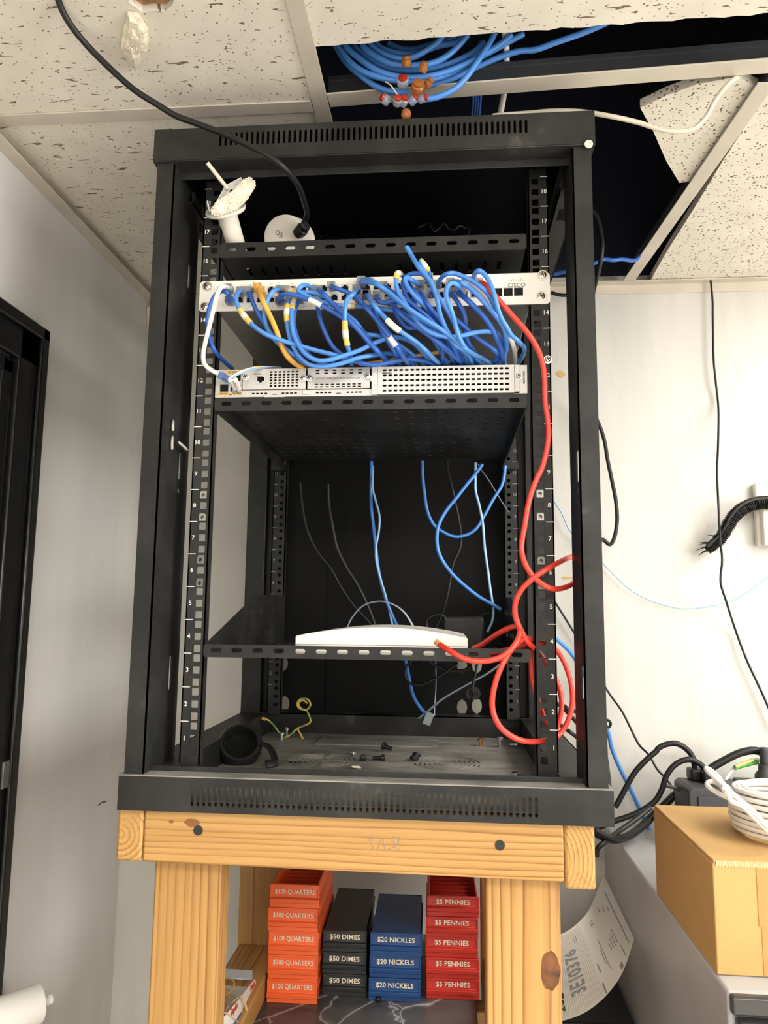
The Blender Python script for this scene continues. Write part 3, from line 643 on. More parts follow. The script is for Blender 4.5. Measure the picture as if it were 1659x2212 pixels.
for k, h in enumerate(hts):
    x = bc.x+(k-4)*.00245; lg.box((x-.0004, -.0027, bc.z-.0015), (x+.0004, -.0022, bc.z-.0015+h))
lg.build('logo', INKG, fpo)
for px, py in ((448, 619), (443, 663), (1172, 595), (1169, 641)): c = at(px, py, -.0022); screw(c, -Y, sw)

# ================================================================== router
ro = thing('network_router', 'silver rack router with perforated front, on the middle shelf', 'router', (0, .2, .486))
rz0, rz1 = .4862, .5262
def rx(px): return at(px, 825, 0).x
MB().box((-.2185, .0045, rz0), (.2135, .40, rz1)).build('chassis', DKMET, ro, bevel=.0006)
lf = MB(); hs = [stad(rx(472+i*9.3), .4905, .004, .0022) for i in range(6)]
p1 = at(484, 838, 0); p2 = at(507, 838, 0); p3 = at(511, 815, 0); p4 = at(482, 812, 0)
hs += [rect(p.x-.006, p.z-.0055, p.x+.006, p.z+.0055) for p in (p1, p2, p3)]
lf.plate(rect(-.2185, rz0, rx(523), rz1), hs, FR((0, 0, 0)), .002); lf.box((-.2185, .0015, rz0), (-.2175, .006, rz1)); lf.box((-.2185, .0015, rz1-.0008), (.2135, .006, rz1)); lf.box((-.2185, .0015, rz0), (.2135, .006, rz0+.0008)); lfo = lf.build('port_panel', RPLATE, ro)
mb = MB()
for p in (p1, p2, p3, p4): mb.box((p.x-.0058, .0022, p.z-.0053), (p.x+.0058, .004, p.z+.0053))
for a, b_ in ((540, 660), (664, 803), (815, 1112)): mb.box((rx(a-10), .0022, rz0+.001), (rx(b_+2), .0035, rz1-.001))
mb.build('dark_interior', HOLE, ro)
for a, b_, py in ((471, 497, 851), (501, 523, 850), (486, 520, 804)):
    c = at((a+b_)/2, py, 0); mb = MB(); mb.box((rx(a), -.0006, c.z-.0021), (rx(b_), 0, c.z+.0021)); g = mb.build('gold_label', GOLD, lfo)
    tx = MB(); tx.text('GE 0/0/1' if py == 851 else 'GE 0/0/2' if py == 850 else 'GE 0/0/0', .0036, (c.x, -.0006, c.z), X, Z, -Y, .0002); tx.build('lettering', INK, g)
# module one
def zpx(py, px=700): return at(px, py, 0).z
m1 = MB(); xs0, xs1 = rx(525), rx(661); zm = .4968
rj = at(564, 821, 0); hs = [rect(rj.x-.0052, rj.z-.0046, rj.x+.0052, rj.z+.0046)]+[stad(rx(586+i*9.3), z, .0042, .0026) for i in range(7) for z in (.5215, .5175, .5135, .5095, .5055, .5015)]
m1.plate(rect(xs0, zm, xs1, rz1), hs, FR((0, -.002, 0)), .002); m1.box((xs0, -.001, zm-.002), (xs1, 0, zm-.0008)); m1o = m1.build('module_panel', RPLATE, ro, bevel=.0003)
mb = MB(); mb.plate(rect(rj.x-.007, rj.z-.0065, rj.x+.007, rj.z+.0062), [[(rj.x-.005, rj.z-.0025), (rj.x-.002, rj.z-.0025), (rj.x-.002, rj.z-.0045), (rj.x+.002, rj.z-.0045), (rj.x+.002, rj.z-.0025), (rj.x+.005, rj.z-.0025), (rj.x+.005, rj.z+.0045), (rj.x-.005, rj.z+.0045)]], FR((0, -.0028, 0)), .001); mb.build('management_port', ZINC, ro)
MB().box((rj.x+.0035, -.0032, rj.z+.0035), (rj.x+.0062, -.0026, rj.z+.0055)).build('indicator_lights', LEDA, ro)
# module two
m2 = MB(); ys0, ys1 = rx(665), rx(799)
hs = [stad(rx(684+i*11.6), .4992+.0034*j, .0052, .0018) for i in range(9) for j in range(2)]+[stad(rx(686+i*18.3), .5185+.0042*j, .0058, .0022) for i in range(6) for j in range(2)]
m2.plate(rect(ys0, zm, ys1, rz1), hs, FR((0, -.002, 0)), .002); m2o = m2.build('module_panel', RPLATE, ro, bevel=.0003)
st_ = MB(); hs = [stad(rx(a+i*9), .4912, .0045, .0022) for a in (548, 612, 686, 752) for i in range(4)]
st_.plate(rect(rx(523), rz0, rx(815), zm-.0012), hs, FR((0, -.0005, 0)), .002); st_.box((rx(572), -.0025, rz0-.001), (rx(616), 0, rz0+.0022)); sto = st_.build('lower_strip', RPLATE, ro, bevel=.0003)
mb = MB(); mb.box((rx(655), -.0032, rz0+.0025), (rx(669), 0, zm-.002)); mb.build('latch', RPLATE, ro, bevel=.0005)
sep = MB(); sep.box((rx(803), -.0035, rz0+.0005), (rx(815), 0, rz1)); sep.box((rx(800), -.005, .5055), (rx(810), 0, .5135)); sep.build('divider', RWPLATE, ro, bevel=.0006)
# big perforated blank
hs = [stad(rx(831)+(rx(1095)-rx(831))*i/22, .4922+.0073*j, .0057, .0031) for i in range(23) for j in range(5)]
sm = MB(); sm.plate(rect(rx(816), rz0+.001, rx(1111), rz1), hs, FR((0, -.0025, 0)), .002); smo = sm.build('blank_panel', RWPLATE, ro, bevel=.0004)
ear = MB(); ear.box((rx(1112), -.004, rz0+.002), (rx(1122), .0, rz1-.0005)); ear.box((rx(1121), -.001, rz0), (rx(1139), .0, rz1)); ear.build('end_bracket', RWPLATE, ro, bevel=.0006)
for px, py in ((531, 815), (654, 817), (668, 817), (792, 813), (1120, 813)): c = at(px, py, -.003); screw(c, -Y, ro, STEEL, .0034)
def rtext(body, px, py, s, par, y_=-.003, m=INK, u=X, v=Z): MB().text(body, s, at(px, py, y_), u, v, -Y, .0003).build('lettering', m, par)
rtext('NIM 1', 594, 853, .0028, sto, -.0008); rtext('NIM 2', 731, 850, .0028, sto, -.0008); rtext('SM-BLANK', 836, 806, .0028, smo, -.0026); rtext('CONSOLE', 556, 808, .0022, m1o, -.0022); rtext('DO NOT REMOVE DURING OPERATION', 730, 817, .0034, m2o, -.0021, INKG)
rtext('CISCO 4331', 1132, 815, .0036, ro, -.0012, INK, Z, -X)

# ================================================================== access point, power brick, camera parts
apo = thing('access_point', 'flat white access point lying on the lowest rack shelf', 'access point', (.017, .12, .1305))
pr = [(-.100, .1305), (.1335, .1305), (.1335, .1575)]+[(.1335-.2335*k/16, .1575+.0128*math.sin(math.pi*k/16)**.9) for k in range(1, 16)]+[(-.100, .1575)]
MB().prism(pr, (V((0, .022, 0)), X, Z, Y), .19).build('casing', APW, apo, bevel=.002, angle=50)
MB().box((-.1002, .0214, .1462), (.1337, .0222, .1468)).build('seam', INKG, apo)
pbk = thing('power_brick', 'black power brick behind the white access point', 'power brick', (.13, .25, .1302)); MB().box((.1, .235, .1302), (.1655, .32, .184)).build('casing', PLAS, pbk, bevel=.003)
mb = MB()
for i in range(8): mb.box((.1655, .24+i*.01, .14), (.1662, .245+i*.01, .178))
mb.build('ribs', INK, pbk)
# flanged bracket with a bolt and plaster
tow = -ray(487, 450).normalized(); img = (cR*(-21)+cU*75).normalized(); ax = (img*.82+tow*.57).normalized(); C0 = at(487, 452, -.012)
L_ = (C0.z-.6965)/ax.z-.012
br = thing('camera_bracket', 'cream flanged pipe bracket with bolt and plaster lump, on the top shelf', 'bracket', C0-ax*L_)
MB().lathe([(.0145, 0), (.0145, L_-.001)], C0-ax*L_, ax, 28).build('pipe', IVORY, br)
MB().lathe([(.015, -.004), (.0285, -.0035), (.0298, -.001), (.0285, .0012), (.022, .0016), (.006, .0010)], C0, ax, 36).build('flange', IVORY, br)
def lump(c, rx_, ry, rz_, ax1, ax2, ax3, amp, seed, sub=3):
    bm = bmesh.new(); bmesh.ops.create_icosphere(bm, subdivisions=sub, radius=1); rr = random.Random(seed); mb = MB()
    off = [V((rr.uniform(-1, 1), rr.uniform(-1, 1), rr.uniform(-1, 1))).normalized() for _ in range(22)]; am = [rr.uniform(-amp, amp) for _ in off]
    vs = []
    for v in bm.verts:
        d = v.co.normalized(); f = 1+sum(a*max(0, d.dot(o)-.55)*2 for a, o in zip(am, off))+rr.uniform(-amp, amp)*.3
        sq = V([math.copysign(abs(k)**.75, k) for k in d])*f; vs.append(V(c)+ax1*sq.x*rx_+ax2*sq.y*ry+ax3*sq.z*rz_)
    mb.add(vs, [[v.index for v in f.verts] for f in bm.faces]); bm.free(); return mb
d1 = (cR*70+cU*62).normalized(); d2 = tow; d3 = d1.cross(d2).normalized()
CL = at(506, 431, -.030)
lump(CL, .0245, .0088, .0098, d1, d2, d3, .35, 4, 5).build('plaster_lump', FOAM, br, angle=25)
tb = MB(); T0, T1, T2 = at(472, 441, -.036), at(491, 406, -.042), at(524, 389, -.040)
for a, b_ in ((T0, T1), (T1, T2)):
    d = (b_-a).normalized(); n_ = d.cross(tow).normalized(); s_ = tow
    tb.prism([(-.004, -.004), (.004, -.004), (.004, .005), (.003, .005), (.003, -.003), (-.003, -.003), (-.003, .005), (-.004, .005)], (a, n_, s_, d), (b_-a).length)
tb.build('toggle_wing', ZINC, br)
rd = MB(); e0_, e1_ = at(492, 408, -.042), at(448, 352, -.062); rd.tube([e0_, e1_], .0028, 10, 1); rd.build('bolt', CRM, br)
rd = MB(); e0_, e1_ = at(452, 453, -.028), at(448, 434, -.033); rd.lathe([(.0022, -.004), (.0026, (e1_-e0_).length*.6), (.0014, (e1_-e0_).length)], e0_, (e1_-e0_), 10); rd.build('bolt', ZINC, br)
# round camera base
tw2 = -ray(615, 510).normalized(); axd = (tw2*.9-cR*.18+cU*.22).normalized(); D0 = at(616, 511, .06)
dm = thing('dome_camera', 'round cream camera base with black gland, marked 08, on the top shelf', 'camera base', D0-axd*.03)
MB().lathe([(.029, -.032), (.0335, -.03), (.0335, -.004), (.0325, -.001), (.0295, 0), (.001, .0006)], D0, axd, 40).build('shell', IVORY, dm)
MB().lathe([(.034, -.034), (.0365, -.032), (.0365, -.026), (.034, -.024)], D0+cR*.004, axd, 40).build('rim', IVORY, dm)
gd = at(648, 500, .048); ga = (tw2*.75+cR*.45+cU*.45).normalized()
MB().lathe([(.009, -.006), (.009, .002), (.0095, .003), (.0095, .009), (.0075, .0095), (.0075, .017), (.0055, .019)], gd, ga, 8).build('cable_gland', RUB, dm, angle=20)
ur = cR; vr = axd.cross(cR)*1; vr = (cU-axd*cU.dot(axd)).normalized(); ur = vr.cross(axd).normalized()
mk = MB(); k0 = D0+axd*.0009
def onface(a, b_): return k0+ur*a+vr*b_
mk.tube([onface(-.011+.0028*math.cos(t), .006+.0035*math.sin(t)) for t in [i*.63 for i in range(11)]], .00035, 5, 3)
mk.tube([onface(-.0065+.0022*math.sin(t), .0025+.004*math.cos(t*.5+.2)) for t in [i*.8 for i in range(17)]], .00035, 5, 3); mk.build('handwritten_mark', INK, dm)
# fan guard and loose wire in the dark of the top shelf
fg = MB(); c = at(722, 550, .24)
for k in range(6): fg.tube([c+V((.008*(k+1)*math.cos(a), .0, .008*(k+1)*math.sin(a))) for a in [2*math.pi*i/20 for i in range(20)]], .0009, 6, 2, closed=True)
for a in (.6, 2.17): fg.tube([c+V((.05*math.cos(a), 0, .05*math.sin(a))), c-V((.05*math.cos(a), 0, .05*math.sin(a)))], .001, 6, 1)
tag(fg.build('fan_guard', PLAS), 'black wire fan guard standing at the back of the top shelf', 'fan guard')
cw = MB(); rr = random.Random(9); cw.tube([at(905+i*11, 492+rr.uniform(-9, 9), .2+rr.uniform(-.02, .02)) for i in range(11)]+[at(1005, 520, .2)], .0013, 6, 4)
tag(cw.build('loose_wire', UPSM), 'tangled dark wire on the right of the top shelf', 'wire')
# ================================================================== cables at the switch
def z3(a, b): return (400+.2592*a, 560+.2592*b)
def z4(a, b): return (790+.2592*a, 560+.2592*b)
def z5(a, b): return (280+.3315*a, 800+.3315*b)
def z6(a, b): return (780+.3315*a, 850+.3315*b)
def z8(a, b): return (780+.3737*a, 1300+.3737*b)
def zr(a, b): return (1180+.3219*a, 1500+.3219*b)
def zw(a, b): return (1180+.425*a, 560+.425*b)
def zc3(a, b): return (680+.2652*a, 60+.2652*b)
def zt2(a, b): return (640+.6142*a, .6142*b)
def path3(px, prof):
    """px: pixel points; prof: [(t, Y)] depth along the run"""
    n = len(px); out = []
    for i, p in enumerate(px):
        if len(p) == 3: out.append(at(*p)); continue
        t = i/(n-1)
        for (ta, ya), (tb_, yb) in zip(prof, prof[1:]):
            if t <= tb_+1e-9:
                f = (t-ta)/(tb_-ta) if tb_ > ta else 0; f = f*f*(3-2*f); out.append(at(p[0], p[1], ya+(yb-ya)*f)); break
    return out
PC = 'patch cables of the white switch'
def plug_mb(p, d=-Y, s=1.0):
    mb = MB(); mb.box((p.x-.0057, p.y-.009, p.z-.0041), (p.x+.0057, p.y+.012, p.z+.0041)); mb.box((p.x-.003, p.y-.012, p.z-.0052), (p.x+.003, p.y+.004, p.z-.0041)); return mb
def patch(pts, m, label, bulge=.05, r=.00315, end='router', tags=(), boot=None, plug=True, mid=None, start=None, name='patch_cable', grp=PC, loc=None, endY=.012):
    prof = [(0, -.010), (.12, -.010-bulge*.75), (.4, -bulge), (.75, -bulge*.7), (1, endY)]
    P = path3(pts, prof)
    if end == 'router':
        l = P[-1]; e = at(pts[-1][0]+(pts[-1][0]-pts[-2][0])*.25, pts[-1][1]+3, .05); e.z = max(e.z, .531); P.append(e); P.append(V((e.x+(pts[-1][0]-pts[-2][0])*.0004, .13, .5305)))
    c = thing(name, label, 'cable', P[0], grp)
    MB().tube(P, r, 9, 5).build('jacket', m, c, angle=60)
    if plug: plug_mb(P[0]+V((0, .003, 0))).build('plug', CLEAR, c, bevel=.0006)
    if boot: 
        d = (P[1]-P[0]).normalized(); MB().lathe([(.0052, -.002), (.0056, .002), (.0052, .008), (.0042, .014), (.0034, .02)], P[0], d, 10).build('boot', boot, c)
    S_ = spline(P, 12)
    for a, b_, col in tags:
        i0, i1 = int(a*(len(S_)-1)), max(int(b_*(len(S_)-1)), int(a*(len(S_)-1))+2); seg = S_[i0:i1+1]
        t_ = MB().tube(seg, r*1.28, 10, 1).build('cable_tag', TAGY if col == 'y' else TAGW, c, angle=60)
        if col == 'y':
            k = len(seg)//3; MB().tube(seg[k:-k] if len(seg) > 5 else seg[1:3], r*1.36, 10, 1).build('printed_band', TAGW, t_, angle=60)
    return c
def Z3(*a): return [z3(*p) for p in a]
def Z4(*a): return [z4(*p) for p in a]
B = 'blue patch cable '
# left part of the switch
wc = patch(Z3((362, 240), (325, 225), (290, 245), (262, 310), (235, 420), (200, 560), (170, 680), (150, 790), (160, 870), (210, 920), (275, 955)), WHT, 'white patch cable looping from the switch\'s left end down to the router port', .055, end=None, endY=-.03)
p_ = at(*z3(290, 965), -.026); q_ = at(*z3(350, 1000), -.004); MB().tube([p_, p_.lerp(q_, .5), q_], .0062, 8, 2, flat=.8).build('plug', mat('blue_clear', (.2, .35, .75), .2, trans=.5), wc)
patch(Z3((372, 345), (358, 290), (310, 265), (258, 295), (215, 370), (187, 500), (200, 640), (245, 760), (310, 840), (395, 912)), BLUED, B+'with dark ribbed boot, curving behind the white cable at far left', .035, boot=BLUED, end=None, endY=.05)
patch(Z3((468, 262), (432, 285), (428, 360), (462, 430), (515, 500), (580, 565), (680, 630), (800, 675), (930, 715), (1080, 757), (1230, 795), (1380, 838), (1500, 878), (1600, 898)), BLUE, B+'with a yellow tag, sweeping low from the left ports to mid router', .062, tags=((.19, .30, 'y'),))
patch(Z3((525, 262), (560, 350), (610, 460), (670, 555), (735, 640), (810, 720), (880, 780), (960, 840), (1060, 885), (1180, 896)), BLUED, B+'running straight down left of the yellow cable', .03)
yc = patch(Z3((605, 232), (640, 330), (692, 440), (742, 550), (780, 650), (812, 740), (860, 820), (925, 875), (1000, 908)), YEL, 'yellow patch cable hanging from the switch\'s left side', .052, r=.0036, boot=None)
h_ = MB(); a_, b2 = at(*z3(605, 235), -.012), at(*z3(650, 310), -.022); h_.tube([a_+V((0, 0, .006)), a_, b2], .0075, 8, 3, flat=.7); h_.tube([b2, at(*z3(672, 345), -.03)], .0055, 8, 1); h_.build('boot', YEL, yc)
patch(Z3((798, 250), (735, 265), (685, 345), (660, 440), (672, 540), (710, 620), (780, 705), (870, 775), (960, 850), (1080, 890)), BLUE, B+'arching over beside the yellow cable then down', .045)
patch(Z3((785, 345), (800, 300), (870, 292), (960, 312), (1060, 350), (1170, 405), (1250, 450), (1330, 505), (1400, 555), (1480, 605), (1560, 700), (1640, 800), (1700, 895)), BLUED, B+'with dark boot and a white tag, crossing the left half', .05, boot=BLUED, tags=((.27, .335, 'w'),))
patch(Z3((862, 325), (850, 395), (848, 500), (868, 640), (905, 740), (960, 820), (1040, 880), (1160, 892), (1310, 865), (1430, 825), (1580, 798), (1740, 792), (1880, 870)), BLUE, B+'with yellow tag, hanging vertically left of its twin', .05, tags=((.07, .16, 'y'),))
patch(Z3((915, 322), (890, 410), (888, 520), (902, 620), (940, 710), (1000, 790), (1090, 840), (1200, 840), (1330, 800), (1450, 760), (1600, 690), (1740, 650), (1900, 700), (2040, 850)), BLUE, B+'with short yellow tag under the switch, twin of the vertical one', .056, tags=((.02, .075, 'y'),))
patch(Z3((952, 330), (915, 420), (905, 530), (930, 640), (980, 740), (1060, 820), (1180, 880), (1280, 898)), BLUED, B+'half hidden behind the twin tagged cables', .035)
patch(Z3((835, 252), (885, 262), (960, 275), (1060, 280), (1130, 300), (1200, 335), (1240, 378), (1330, 388), (1450, 392), (1560, 402), (1680, 420), (1820, 450), (1920, 520), (2050, 640), (2180, 860)), BLUE, B+'lying along the ports with a yellow tag at left', .034, tags=((.03, .115, 'y'), (.43, .48, 'y')))
patch(Z3((1062, 248), (1010, 215), (965, 228), (945, 265), (1000, 300), (1100, 345), (1200, 372), (1300, 430), (1420, 520), (1500, 620), (1620, 640), (1760, 700), (1900, 800), (2000, 880)), BLUE, B+'with a small loop above the left ports', .042)
patch(Z3((1112, 252), (1150, 285), (1210, 350), (1290, 430), (1380, 520), (1460, 605), (1530, 690), (1600, 765), (1670, 830), (1740, 890)), BLUED, B+'slanting straight from mid ports down to the router', .058, r=.0035)
patch(Z3((1218, 222), (1245, 238), (1330, 268), (1420, 312), (1480, 372), (1545, 445), (1610, 510), (1690, 610), (1780, 720), (1860, 830), (1900, 890)), BLUED, B+'slanting from above the mid ports to the right', .046)
patch(Z3((1432, 245), (1400, 290), (1350, 335), (1335, 410), (1330, 510), (1338, 640), (1358, 740), (1382, 820), (1388, 893)), BLUE, B+'with a long yellow tag hanging alone under the switch', .07, tags=((.40, .58, 'y'),))
patch(Z3((1100, 340), (1120, 480), (1180, 640), (1260, 760), (1400, 840), (1560, 880), (1700, 860), (1850, 830), (2000, 850), (2080, 885)), BLUED, B+'deep behind the others at mid switch', .022)
patch(Z3((1500, 290), (1560, 370), (1600, 480), (1640, 600), (1700, 700), (1760, 800), (1790, 890)), BLUED, B+'dropping from the ports just left of the white tagged pair', .04)
# right part
patch(Z4((-40, 200), (20, 190), (90, 210), (170, 260), (240, 315), (310, 375), (400, 440), (500, 505), (600, 565), (680, 622), (755, 682), (830, 745), (900, 792), (970, 825), (1040, 872)), BLUE, B+'pale topped, the outer of the pair sweeping to lower right', .078)
patch(Z4((-35, 175), (40, 172), (120, 222), (200, 290), (280, 355), (370, 430), (470, 505), (560, 560), (660, 625), (730, 700), (800, 780), (850, 868)), BLUE, B+'inner of the pair sweeping to lower right', .07)
patch(Z4((345, 175), (300, 130), (265, 122), (252, 190), (275, 285), (325, 360), (395, 470), (465, 560), (560, 620), (690, 648), (800, 638), (920, 610), (1030, 602), (1100, 625), (1140, 690), (1120, 780), (1085, 868)), BLUE, B+'with a yellow tag at its top bend, then swinging far right', .064, tags=((.08, .15, 'y'),))
patch(Z4((452, 212), (400, 185), (340, 150), (330, 190), (370, 260), (430, 330), (500, 400), (560, 470), (640, 560), (710, 660), (770, 760), (820, 868)), BLUE, B+'with a short bend over the middle right ports', .05)
patch(Z4((520, 160), (470, 125), (400, 118), (345, 140), (310, 200), (330, 290), (410, 390), (500, 480), (580, 560), (650, 640), (720, 740), (780, 868)), BLUED, B+'arching low over the top edge of the switch', .04, boot=None)
patch([(878, 533, -.055)]+Z4((380, -35), (430, 50), (480, 112), (540, 185), (578, 270), (600, 360), (620, 460), (650, 540), (690, 620), (742, 690), (805, 770), (860, 868)), BLUE, B+'with a loose cut end sticking up above the switch', .08, plug=False)
patch(Z4((528, 150), (522, 100), (495, 60), (455, 15), (470, 70), (525, 170), (560, 240), (620, 330), (680, 430), (730, 520), (790, 620), (850, 720), (900, 868)), BLUE, B+'with a yellow tag standing up above the switch', .055, tags=((.10, .22, 'y'),))
patch(Z4((600, 205), (635, 150), (680, 122), (740, 118), (810, 142), (890, 182), (960, 232), (1020, 292), (1065, 370), (1100, 460), (1140, 540), (1175, 620), (1180, 710), (1160, 790), (1120, 868)), BLUE, B+'making the big arch over the right hand ports', .06)
patch(Z4((800, 262), (770, 222), (722, 198), (682, 228), (668, 300), (700, 390), (730, 480), (752, 570), (782, 660), (835, 745), (905, 800), (960, 868)), BLUE, B+'bent like a hook and dropping steeply in front', .088)
patch(Z4((705, 190), (780, 188), (850, 228), (930, 298), (1010, 385), (1080, 470), (1140, 555), (1170, 640), (1165, 730), (1150, 868)), BLUE, B+'curving right beneath the big arch', .066)
patch(Z4((890, 180), (905, 130), (935, 98), (975, 112), (1018, 165), (1055, 245), (1082, 335), (1105, 425), (1135, 500), (1172, 560), (1212, 630), (1268, 680), (1322, 742), (1308, 805), (1270, 864)), BLUE, B+'farthest to the right, bulging beside the router end', .074, end=None, endY=.03)
patch(Z4((830, 195), (900, 228), (960, 268), (1015, 330), (1065, 405), (1110, 490), (1160, 570), (1200, 640), (1228, 710), (1243, 780), (1247, 866)), WHT, 'white patch cable among the blue ones at the right end', .045, end=None, endY=.03)
patch(Z4((760, 272), (840, 332), (920, 412), (990, 485), (1050, 572), (1092, 660), (1128, 750), (1150, 868)), BLUED, B+'thick and dark, nearest the white one at right', .056, r=.0036)
patch(Z4((700, 272), (760, 350), (808, 430), (830, 505), (832, 580), (850, 680), (900, 770), (930, 868)), BLUED, B+'straight below the indicator lights at right', .03)
patch(Z4((540, 272), (600, 312), (650, 382), (720, 470), (820, 560), (900, 632), (1000, 702), (1078, 762), (1098, 805), (1075, 866)), BLUED, B+'crossing behind the hook shaped one to the right', .036)
patch(Z4((340, 195), (400, 262), (460, 335), (540, 432), (610, 522), (660, 602), (690, 690), (740, 780), (800, 868)), BLUED, B+'diving from the middle into the knot', .044, boot=BLUED)
patch(Z4((450, 275), (500, 352), (550, 422), (600, 482), (655, 570), (700, 680), (760, 790), (790, 868)), BLUED, B+'short run between the middle ports and the knot', .05)
patch(Z4((150, 222), (220, 272), (310, 322), (400, 385), (480, 452), (560, 520), (640, 590), (720, 690), (790, 790), (830, 868)), BLUED, B+'under the sweeping pair', .052)
patch(Z4((10, 292), (60, 372), (118, 442), (170, 498), (232, 560), (320, 622), (420, 690), (500, 760), (570, 830), (610, 872)), BLUE, B+'with the upper white tag', .072, tags=((.29, .42, 'w'),))
patch(Z4((-60, 330), (0, 400), (70, 480), (130, 560), (182, 625), (222, 685), (275, 755), (330, 838), (362, 882)), BLUED, B+'with the lower white tag', .062, tags=((.43, .56, 'w'),))
patch(Z4((95, 298), (102, 345), (150, 362), (220, 352), (300, 360), (380, 420), (460, 520), (540, 600), (620, 680), (700, 790), (740, 868)), BLUED, B+'with a kink below the middle ports', .036)
patch(Z4((200, 350), (260, 422), (330, 492), (430, 562), (540, 642), (640, 722), (720, 790), (800, 868)), BLUED, B+'lowest of the slanting run under the switch', .06, r=.0036)
patch(Z4((260, 300), (240, 420), (330, 560), (420, 572), (540, 600), (620, 660), (640, 760), (640, 868)), BLUED, B+'dipping low and dark behind the white tags', .02)
patch(Z4((420, 300), (400, 440), (450, 540), (560, 610), (660, 640), (760, 720), (860, 800), (880, 868)), BLUE, B+'close behind the inner sweeping cable', .04)
# yellow run on the router top
yl = thing('patch_cable', 'yellow patch cable lying along the router top behind the blue ones', 'cable', at(*z4(0, 893), .03), PC)
MB().tube([at(*z4(a, b_), .10) for a, b_ in ((-40, 872), (100, 858), (250, 835), (380, 812), (520, 792), (650, 770), (745, 775), (860, 790), (930, 815), (990, 850))], .0028, 8, 5).build('jacket', YEL, yl)
# fibre pair into the router
fb = thing('fibre_cable', 'thin pale blue and white fibre pair plugged into the router\'s left end', 'cable', at(*z3(425, 1010), -.01))
for k, (dx, dy, m_) in enumerate(((0, 0, WHT), (4, 9, SKY))):
    MB().tube([at(*z3(360+dx*4, 1000), -.035), at(*z3(400+dx, 970+dy), -.034), at(*z3(470+dx, 935+dy), -.03), at(*z3(540+dx, 910+dy), -.018), at(*z3(620+dx, 898+dy), -.006), at(*z3(720+dx, 898+dy*.6), .01), at(*z3(800, 905), .04)], .0013, 8, 5).build('strand', m_, fb)
    a_, b2 = at(*z3(378+k*42, 1005), -.034), at(*z3(415+k*30, 1075), -.006); MB().tube([a_, b2], .0035, 8, 1).build('ferrule', WHT, fb); MB().tube([b2, at(*z3(400+k*38, 1100), .002)], .0026, 6, 1).build('connector', SKY, fb)
for a, b_ in ((580, 600),): MB().tube([at(*z3(575, 904), -.012), at(*z3(606, 899), -.008)], .0022, 8, 1).build('cable_tag', TAGY, fb)

# red cable, one long run
pr = [z4(942, 198)+(-.012,), z4(985, 205)+(-.045,), z4(1032, 258)+(-.06,), z4(1090, 320)+(-.06,), z4(1150, 390)+(-.058,), z4(1230, 480)+(-.055,), z4(1330, 590)+(-.05,), z4(1400, 690)+(-.045,), z4(1450, 790)+(-.04,), z4(1480, 900)+(-.036,), z4(1492, 1020)+(-.034,)]
pr += [z6(a, b_)+(-.032,) for a, b_ in ((1200, 60), (1218, 180), (1222, 280), (1207, 380), (1180, 480), (1142, 560), (1110, 645), (1085, 745), (1066, 860), (1046, 980), (1052, 1060), (1090, 1150), (1160, 1228))]
pr += [z6(a, b_)+(y_,) for a, b_, y_ in ((1250, 1273, -.025), (1340, 1260, .0), (1400, 1222, .03), (1450, 1180, .05), (1490, 1120, .055), (1450, 1060, .05), (1370, 1066, .03), (1290, 1100, -.005), (1200, 1150, -.03), (1110, 1212, -.034), (1042, 1282, -.03), (1006, 1365, -.026), (1006, 1450, -.022), (1040, 1540, -.018), (1090, 1622, -.01), (1142, 1672, .012), (1180, 1718, .035), (1225, 1785, .04))]
pr += [z8(a, b_)+(y_,) for a, b_, y_ in ((1140, 480, .045), (1160, 590, .045), (1140, 700, .045), (1105, 745, .045), (1062, 680, .04), (1022, 570, .035), (992, 450, .03), (983, 340, .025), (985, 285, .02), (1030, 240, .02), (1085, 250, .03), (1140, 292, .045), (1185, 375, .05), (1215, 480, .05), (1220, 590, .05), (1195, 690, .048), (1150, 762, .045), (1100, 792, .03), (1020, 808, -.012), (920, 800, -.03), (830, 750, -.035), (778, 680, -.036), (757, 585, -.036), (778, 460, -.036), (825, 345, -.034), (880, 262, -.028), (940, 215, -.01), (985, 222, .01), (960, 250, .03), (860, 275, .05), (740, 292, .07), (650, 275, .08), (700, 246, .06), (780, 190, .03), (858, 150, .005), (905, 142, -.012), (917, 172, -.022), (900, 228, -.028), (850, 290, -.034), (780, 330, -.038), (690, 344, -.04), (600, 330, -.04), (520, 288, -.034), (452, 246, -.016))]
rc = thing('patch_cable', 'long red patch cable looping down from the switch to the lowest shelf', 'cable', at(*pr[0]))
MB().tube([at(*p) for p in pr], .0036, 10, 5).build('jacket', RED, rc, angle=60)
plug_mb(at(*pr[0])).build('plug', CLEAR, rc, bevel=.0006)
e_ = at(*pr[-1]); MB().tube([e_, e_+V((-.004, .004, .003))], .0041, 8, 1).build('cut_end', mat('copper_tip', (.5, .3, .15), .5), rc)

